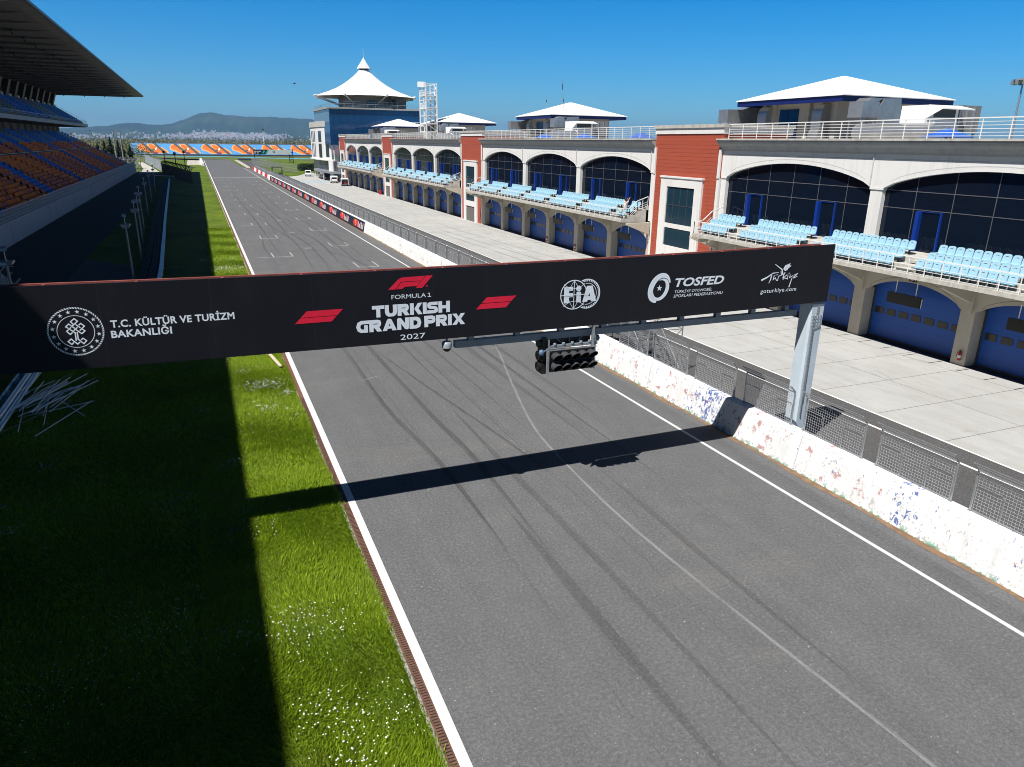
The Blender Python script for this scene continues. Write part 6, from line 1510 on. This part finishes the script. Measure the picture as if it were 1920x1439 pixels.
def far_bits():
    LEAF = mat_blades('dark_conifer_needles', (.008, .02, .010), (.022, .045, .02)); BARK = M('bark', (.10, .075, .05), .9)
    OLIVE = mat_blades('olive_spring_leaves', (.13, .135, .055), (.23, .22, .10)); HEDGE = mat_blades('hedge_leaves', (.02, .045, .012), (.06, .095, .025))
    rs = random.Random(9)
    def cards(m, c, r, n, s, shape):
        for _ in range(n):
            u = Vector((rs.gauss(0, 1), rs.gauss(0, 1), rs.gauss(0, 1))).normalized()*(rs.random()**.45)
            p = shape(u); p = Vector(c)+p; a = Vector((rs.gauss(0, 1), rs.gauss(0, 1), rs.gauss(0, 1))).normalized()*s*rs.uniform(.6, 1.3); b = a.cross(Vector((rs.gauss(0, 1), rs.gauss(0, 1), rs.gauss(0, 1)))).normalized()*s*.5
            m.add([p-a*.5-b*.5, p+a*.5-b*.4, p+a*.2+b*.6], [(0, 1, 2)])
    for i, (x, y, h, w) in enumerate([(-33.2, 338, 10.5, 2.6), (-30.6, 334, 12.2, 3.0), (-28.3, 337, 11.0, 2.6), (-26.6, 333, 9.8, 2.4), (-24.2, 336, 9.0, 2.6), (-36.0, 342, 9.5, 2.6)]):
        t = thing('conifer_tree', ['dark conifer second from the left of the clump behind the stand', 'tallest dark conifer in the clump behind the stand', 'dark conifer between the two pale poles', 'dark conifer right beside the thicker pale pole', 'small dark conifer at the right end of the clump', 'dark conifer at the left end of the clump behind the stand'][i], 'tree', (x, y, 0), 'dark conifers behind the grandstand end')
        m = MB(); m.tube((x, y, 0), (x, y, h*.9), .22, .05, 7); m.build('trunk', BARK, t)
        m = MB()
        def shp(u): z = (u.z*.5+.5); k = (1-z)**.8*w*(.75+.35*math.sin(z*23)); return Vector((u.x*k*1.1, u.y*k*1.1, .8+z*(h-.6)))
        cards(m, (x, y, 0), 1, 1500, .55, shp); m.build('crown', LEAF, t)
    # scrub woodland beyond: uncountable
    m = MB()
    def scrub(cx, cy, rx, ry, h, n, s):
        for _ in range(n):
            a = rs.uniform(0, 6.283); q = math.sqrt(rs.random()); px, py = cx+rx*q*math.cos(a), cy+ry*q*math.sin(a)
            z = rs.random()**.7*h*1.35*(1-.65*q*q)*(.7+.3*math.sin(px*.35)*math.cos(py*.21))
            d = Vector((rs.gauss(0, 1), rs.gauss(0, 1), rs.gauss(0, 1))).normalized()*s; e = d.cross(Vector((rs.gauss(0, 1), rs.gauss(0, 1), rs.gauss(0, 1)))).normalized()*s*.6
            p = Vector((px, py, z)); m.add([p-d*.5, p+d*.5, p+e], [(0, 1, 2)])
    for cx, cy, rx, ry, h, n, s in ((-62, 520, 22, 40, 12.5, 2600, 1.1), (-40, 560, 14, 20, 9, 1300, 1.0), (-100, 620, 40, 50, 10, 2400, 1.4), (-150, 800, 60, 60, 9, 2000, 1.8), (-85, 420, 16, 30, 9, 1500, 1.0),
                                    (-20, 760, 60, 40, 9.0, 2400, 1.6), (-70, 900, 70, 60, 9, 1800, 2.2), (30, 900, 90, 50, 7.5, 1500, 2.0), (95, 860, 60, 40, 9.5, 2200, 1.8), (160, 900, 50, 40, 11, 1600, 2), (60, 1300, 160, 90, 8, 1500, 3),
                                    (150, 1250, 60, 60, 15, 1500, 2.4), (-120, 1500, 200, 100, 9, 1800, 3.2), (-260, 1400, 120, 120, 10, 1500, 3.2), (90, 2100, 300, 150, 11, 1600, 4.5), (-250, 2400, 400, 200, 11, 1800, 5), (150, 3000, 500, 200, 18, 2000, 6)):
        scrub(cx, cy, rx, ry, h, n, s)
    tag(m.build('scrub_woodland', OLIVE), 'olive brown scrub and bare woodland beyond the circuit', 'woodland', None, 'stuff')
    # clipped hedge, lot fence, gate frame by the far end of the apron
    t = thing('hedge', 'dark clipped hedge at the far end of the apron', 'hedge', (41, 312, 0)); m = MB(); cards(m, (41, 312.5, 1.4), 1, 3800, .45, lambda u: Vector((u.x*4.6 if abs(u.x) < .9 else u.x*4.2, u.y*1.6, max(-1.4, min(1.35, u.z*2.0))))); m.build('foliage', HEDGE, t)
    t = thing('paddock_fence', 'grey upright fence behind the far grass island', 'fence', (31, 305, 0)); m = MB()
    for a, b in ((Vector((25.5, 402, 0)), Vector((30.9, 316, 0))), (Vector((30.9, 315, 0)), Vector((34.4, 290, 0)))):
        n = int((b-a).length/1.1)
        for i in range(n): p = a.lerp(b, i/n); m.bar(p, p+Vector((0, 0, 3.0)), .16, .10)
        for z in (.4, 1.6, 2.8): m.bar(a+Vector((0, 0, z)), b+Vector((0, 0, z)), .08)
    m.build('fence_bars', M('fence_grey', (.30, .30, .29), .7), t)
    t = thing('marshal_frame', 'dark open frame shelter beside the far pit exit', 'frame', (29, 262, 0)); m = MB()
    for x in (22.6, 25.6):
        for y in (258, 261): m.bar((x, y, 0), (x, y, 3.2), .14)
    for y in (258, 261): m.bar((22.6, y, 3.2), (25.6, y, 3.2), .14)
    for x in (22.6, 25.6): m.bar((x, 258, 3.2), (x, 261, 3.2), .14)
    m.build('frame_bars', BLACK, t); m = MB(); m.box(23.2, 25.2, 258.6, 260.4, 0, 1.5); m.build('green_cover', M('dull_green', (.06, .11, .08), .8), t)
    t = thing('pit_exit_wall', 'low navy wall across the end of the pit exit lane', 'wall', (28, 471, 0)); m = MB(); m.bar((22.4, 474.3, .5), (34.2, 468.2, .5), .6, 1.0); m.build('wall_face', M('navy_wall', (.012, .02, .045), .7), t)
    t = thing('white_block_wall', 'white concrete block at the far left edge of the track', 'barrier', (2, 420, 0)); m = MB(); m.prism([(0, 0), (1.3, 0), (1.1, 1.1), (.2, 1.1)], lambda u, v, d: (1.7+u-(d-372)*.004, d, v), 372, 470); m.build('barrier_face', WHITE2, t)
    for x, y, w, d, h, c, l in ((64, 1080, 9, 7, 6, (.7, .7, .68), 'small white house in the fields past the billboard'), (96, 1100, 14, 5, 3.6, (.72, .68, .25), 'pale yellow lorry parked in the fields beyond the stand'), (172, 1000, 16, 9, 7, (.7, .7, .68), 'white house among trees left of the control tower'), (-22, 1250, 14, 9, 6, (.68, .66, .62), 'white house on the scrub slope left of the town'), (-240, 1500, 40, 12, 7, (.72, .72, .70), 'long white shed far behind the grandstand end'), (40, 1500, 16, 9, 6, (.66, .64, .6), 'white house in the fields above the painted stand')):
        o = thing('farm_building' if 'lorry' not in l else 'parked_lorry', l, 'building' if 'lorry' not in l else 'lorry', (x, y, 0)); m = MB(); m.box(x-w/2, x+w/2, y-d/2, y+d/2, -.2, h); m.build('walls' if 'lorry' not in l else 'box_body', M('far_'+l.split()[1]+'_wall', c, .8), o)
        m = MB()
        if 'lorry' in l: m.box(x-w/2-2.2, x-w/2-.05, y-d/2+.5, y+d/2-.5, .4, h*.8); m.build('cab', WHITE2, o)
        else: m.prism([(-w/2-.5, h), (w/2+.5, h), (0, h+2.2)], lambda u, v, q: (x+u, q, v), y-d/2-.4, y+d/2+.4); m.build('roof', M('town_roof', (0.36, 0.15, 0.09)), o)
    o = thing('mast', 'single pale mast standing in the fields past the billboard', 'mast', (88, 1100, 0)); m = MB(); m.tube((88, 1100, 0), (88, 1100, 26), .6, .4, 8); m.build('mast_shaft', WHITE2, o); m = MB(); m.lathe([(.5, 23.5), (1.4, 24), (1.4, 26), (.5, 26.4)], (88, 1100, 0), 8); m.build('mast_head', HOODM, o)
far_bits()

# ================================================================ PERSON ON THE BALCONY
def person():
    t = thing('person', 'person in a pale loose shirt raising a phone among the balcony seats', 'person', (37.35, 61.0, 5.12))
    # facing away along the balcony, both arms lifted; joints in metres above the feet
    J = [((0, 0, .95), .15), ((0, .01, 1.15), .145), ((0, .02, 1.38), .165), ((0, .02, 1.50), .075), ((.02, .03, 1.58), .07), ((.04, .04, 1.68), .105), ((.04, .05, 1.76), .085),
         ((-.02, .20, 1.42), .07), ((.05, .33, 1.50), .052), ((.24, .30, 1.68), .040), ((.30, .27, 1.72), .032),
         ((-.02, -.18, 1.42), .07), ((.02, -.36, 1.55), .052), ((.16, -.30, 1.78), .040), ((.22, -.26, 1.84), .032),
         ((0, .10, .86), .115), ((.02, .12, .48), .078), ((-.01, .12, .10), .052), ((-.14, .13, .04), .042),
         ((0, -.10, .86), .115), ((.03, -.12, .48), .078), ((0, -.12, .10), .052), ((-.13, -.13, .04), .042)]
    Ed = [(0, 1), (1, 2), (2, 3), (3, 4), (4, 5), (5, 6), (2, 7), (7, 8), (8, 9), (9, 10), (2, 11), (11, 12), (12, 13), (13, 14), (0, 15), (15, 16), (16, 17), (17, 18), (0, 19), (19, 20), (20, 21), (21, 22)]
    base = Vector((37.35, 61.0, 5.12))
    SKIN = M('skin', (.42, .25, .18), .6)
    def build(name, joints, edges, mat):
        bm = bmesh.new(); lay = bm.verts.layers.skin.verify(); vs_ = [bm.verts.new(j[0]) for j in joints]
        for i, v in enumerate(vs_): v[lay].radius = (joints[i][1], joints[i][1]); v[lay].use_root = (i == 0)
        for a, b in edges: bm.edges.new((vs_[a], vs_[b]))
        me = bpy.data.meshes.new(name); bm.to_mesh(me); bm.free(); me.materials.append(mat)
        o = bpy.data.objects.new(name, me); COL.objects.link(o); o.parent = t
        o.modifiers.new('skin', 'SKIN').use_smooth_shade = True; s = o.modifiers.new('sub', 'SUBSURF'); s.levels = 2; s.render_levels = 2
        return o
    hands = []
    JB = list(J); EB = list(Ed)
    for wrist, sgn in ((10, 1), (14, -1)):                 # five bent fingers on each hand
        w = Vector(J[wrist][0]); palm = len(JB); JB.append(((w.x+.05, w.y-.01*sgn, w.z+.06), .026)); EB.append((wrist, palm)); pc = Vector(JB[palm][0])
        for k in range(4):
            a = len(JB); JB.append(((pc.x+.02, pc.y+(.026-.018*k)*-sgn, pc.z+.045-.004*abs(k-1)), .010)); JB.append(((pc.x+.05, pc.y+(.026-.018*k)*-sgn, pc.z+.062-.006*abs(k-1)), .008)); EB += [(palm, a), (a, a+1)]
        a = len(JB); JB.append(((pc.x-.01, pc.y-.04*sgn, pc.z), .011)); JB.append(((pc.x+.02, pc.y-.055*sgn, pc.z+.025), .009)); EB += [(palm, a), (a, a+1)]
    build('body', JB, EB, SKIN)
    shirt = [((0, 0, .80), .205), ((0, .01, 1.10), .19), ((0, .02, 1.36), .195), ((0, .02, 1.47), .10), ((-.02, .20, 1.41), .095), ((.04, .33, 1.49), .08), ((.13, .32, 1.58), .07), ((-.02, -.18, 1.41), .095), ((.02, -.36, 1.54), .08), ((.08, -.33, 1.64), .07)]
    build('shirt', shirt, [(0, 1), (1, 2), (2, 3), (2, 4), (4, 5), (5, 6), (2, 7), (7, 8), (8, 9)], M('pale_shirt', (.62, .55, .52), .8, .08, 6))
    legs = [((0, 0, .90), .16), ((0, .10, .84), .125), ((.02, .12, .48), .092), ((-.01, .12, .08), .07), ((0, -.10, .84), .125), ((.03, -.12, .48), .092), ((0, -.12, .08), .07)]
    build('trousers', legs, [(0, 1), (1, 2), (2, 3), (0, 4), (4, 5), (5, 6)], M('pale_trousers', (.40, .42, .46), .8, .08, 6))
    m = MB(); m.lathe([(.02, 1.62), (.10, 1.64), (.122, 1.72), (.105, 1.80), (.05, 1.845), (.001, 1.85)], (.015, .035, 0), 14); h = m.build('hair', M('dark_hair', (.02, .015, .012), .6), None, True); h.parent = t
    m = MB(); m.box(.30, .315, -.10, .06, 1.80, 1.89); p = m.build('phone', BLACK); p.location = base; tag(p, 'small black phone held up by the person on the balcony', 'phone')
person()
def bird():
    o = thing('bird', 'small dark bird flying in the sky right of the stand roof', 'bird', (18.4, 150, 21.8)); x, y, z = 18.4, 150, 21.8
    m = MB(); m.lathe([(.001, -.28), (.05, -.18), (.09, 0), (.06, .16), (.045, .24), (.001, .32)], (x, y, z), 8, 0, 'x')
    m.add([(x-.1, y+.05, z+.03), (x+.1, y+.05, z+.03), (x+.02, y+.45, z+.16), (x-.10, y+.8, z+.10), (x-.14, y+.42, z+.12)], [(0, 1, 2, 4), (4, 2, 3)]); m.add([(x-.1, y-.05, z+.03), (x+.1, y-.05, z+.03), (x+.02, y-.45, z+.16), (x-.10, y-.8, z+.10), (x-.14, y-.42, z+.12)], [(0, 1, 2, 4), (4, 2, 3)])
    m.add([(x-.24, y-.05, z), (x-.24, y+.05, z), (x-.46, y+.09, z+.01), (x-.46, y-.09, z+.01)], [(0, 1, 2, 3)]); m.build('body', M('bird_grey', (.05, .05, .055), .8), o)
bird()

# ---------------------------------------------------------------- haze over the far country
def haze():
    m = MB(); m.box(-12000, 12000, -3000, 11600, -1.2, 290); t = bpy.data.materials.new('haze_air'); t.use_nodes = True
    n = t.node_tree.nodes; n.clear(); v = n.new('ShaderNodeVolumePrincipled'); o = n.new('ShaderNodeOutputMaterial')
    v.inputs['Color'].default_value = (0.33, 0.58, 1.0, 1); v.inputs['Density'].default_value = 0.000105; v.inputs['Anisotropy'].default_value = 0.2
    t.node_tree.links.new(v.outputs[0], o.inputs['Volume']); h = m.build('haze', t); tag(h, 'thin blue haze over the far country', None, None, 'stuff')
haze()
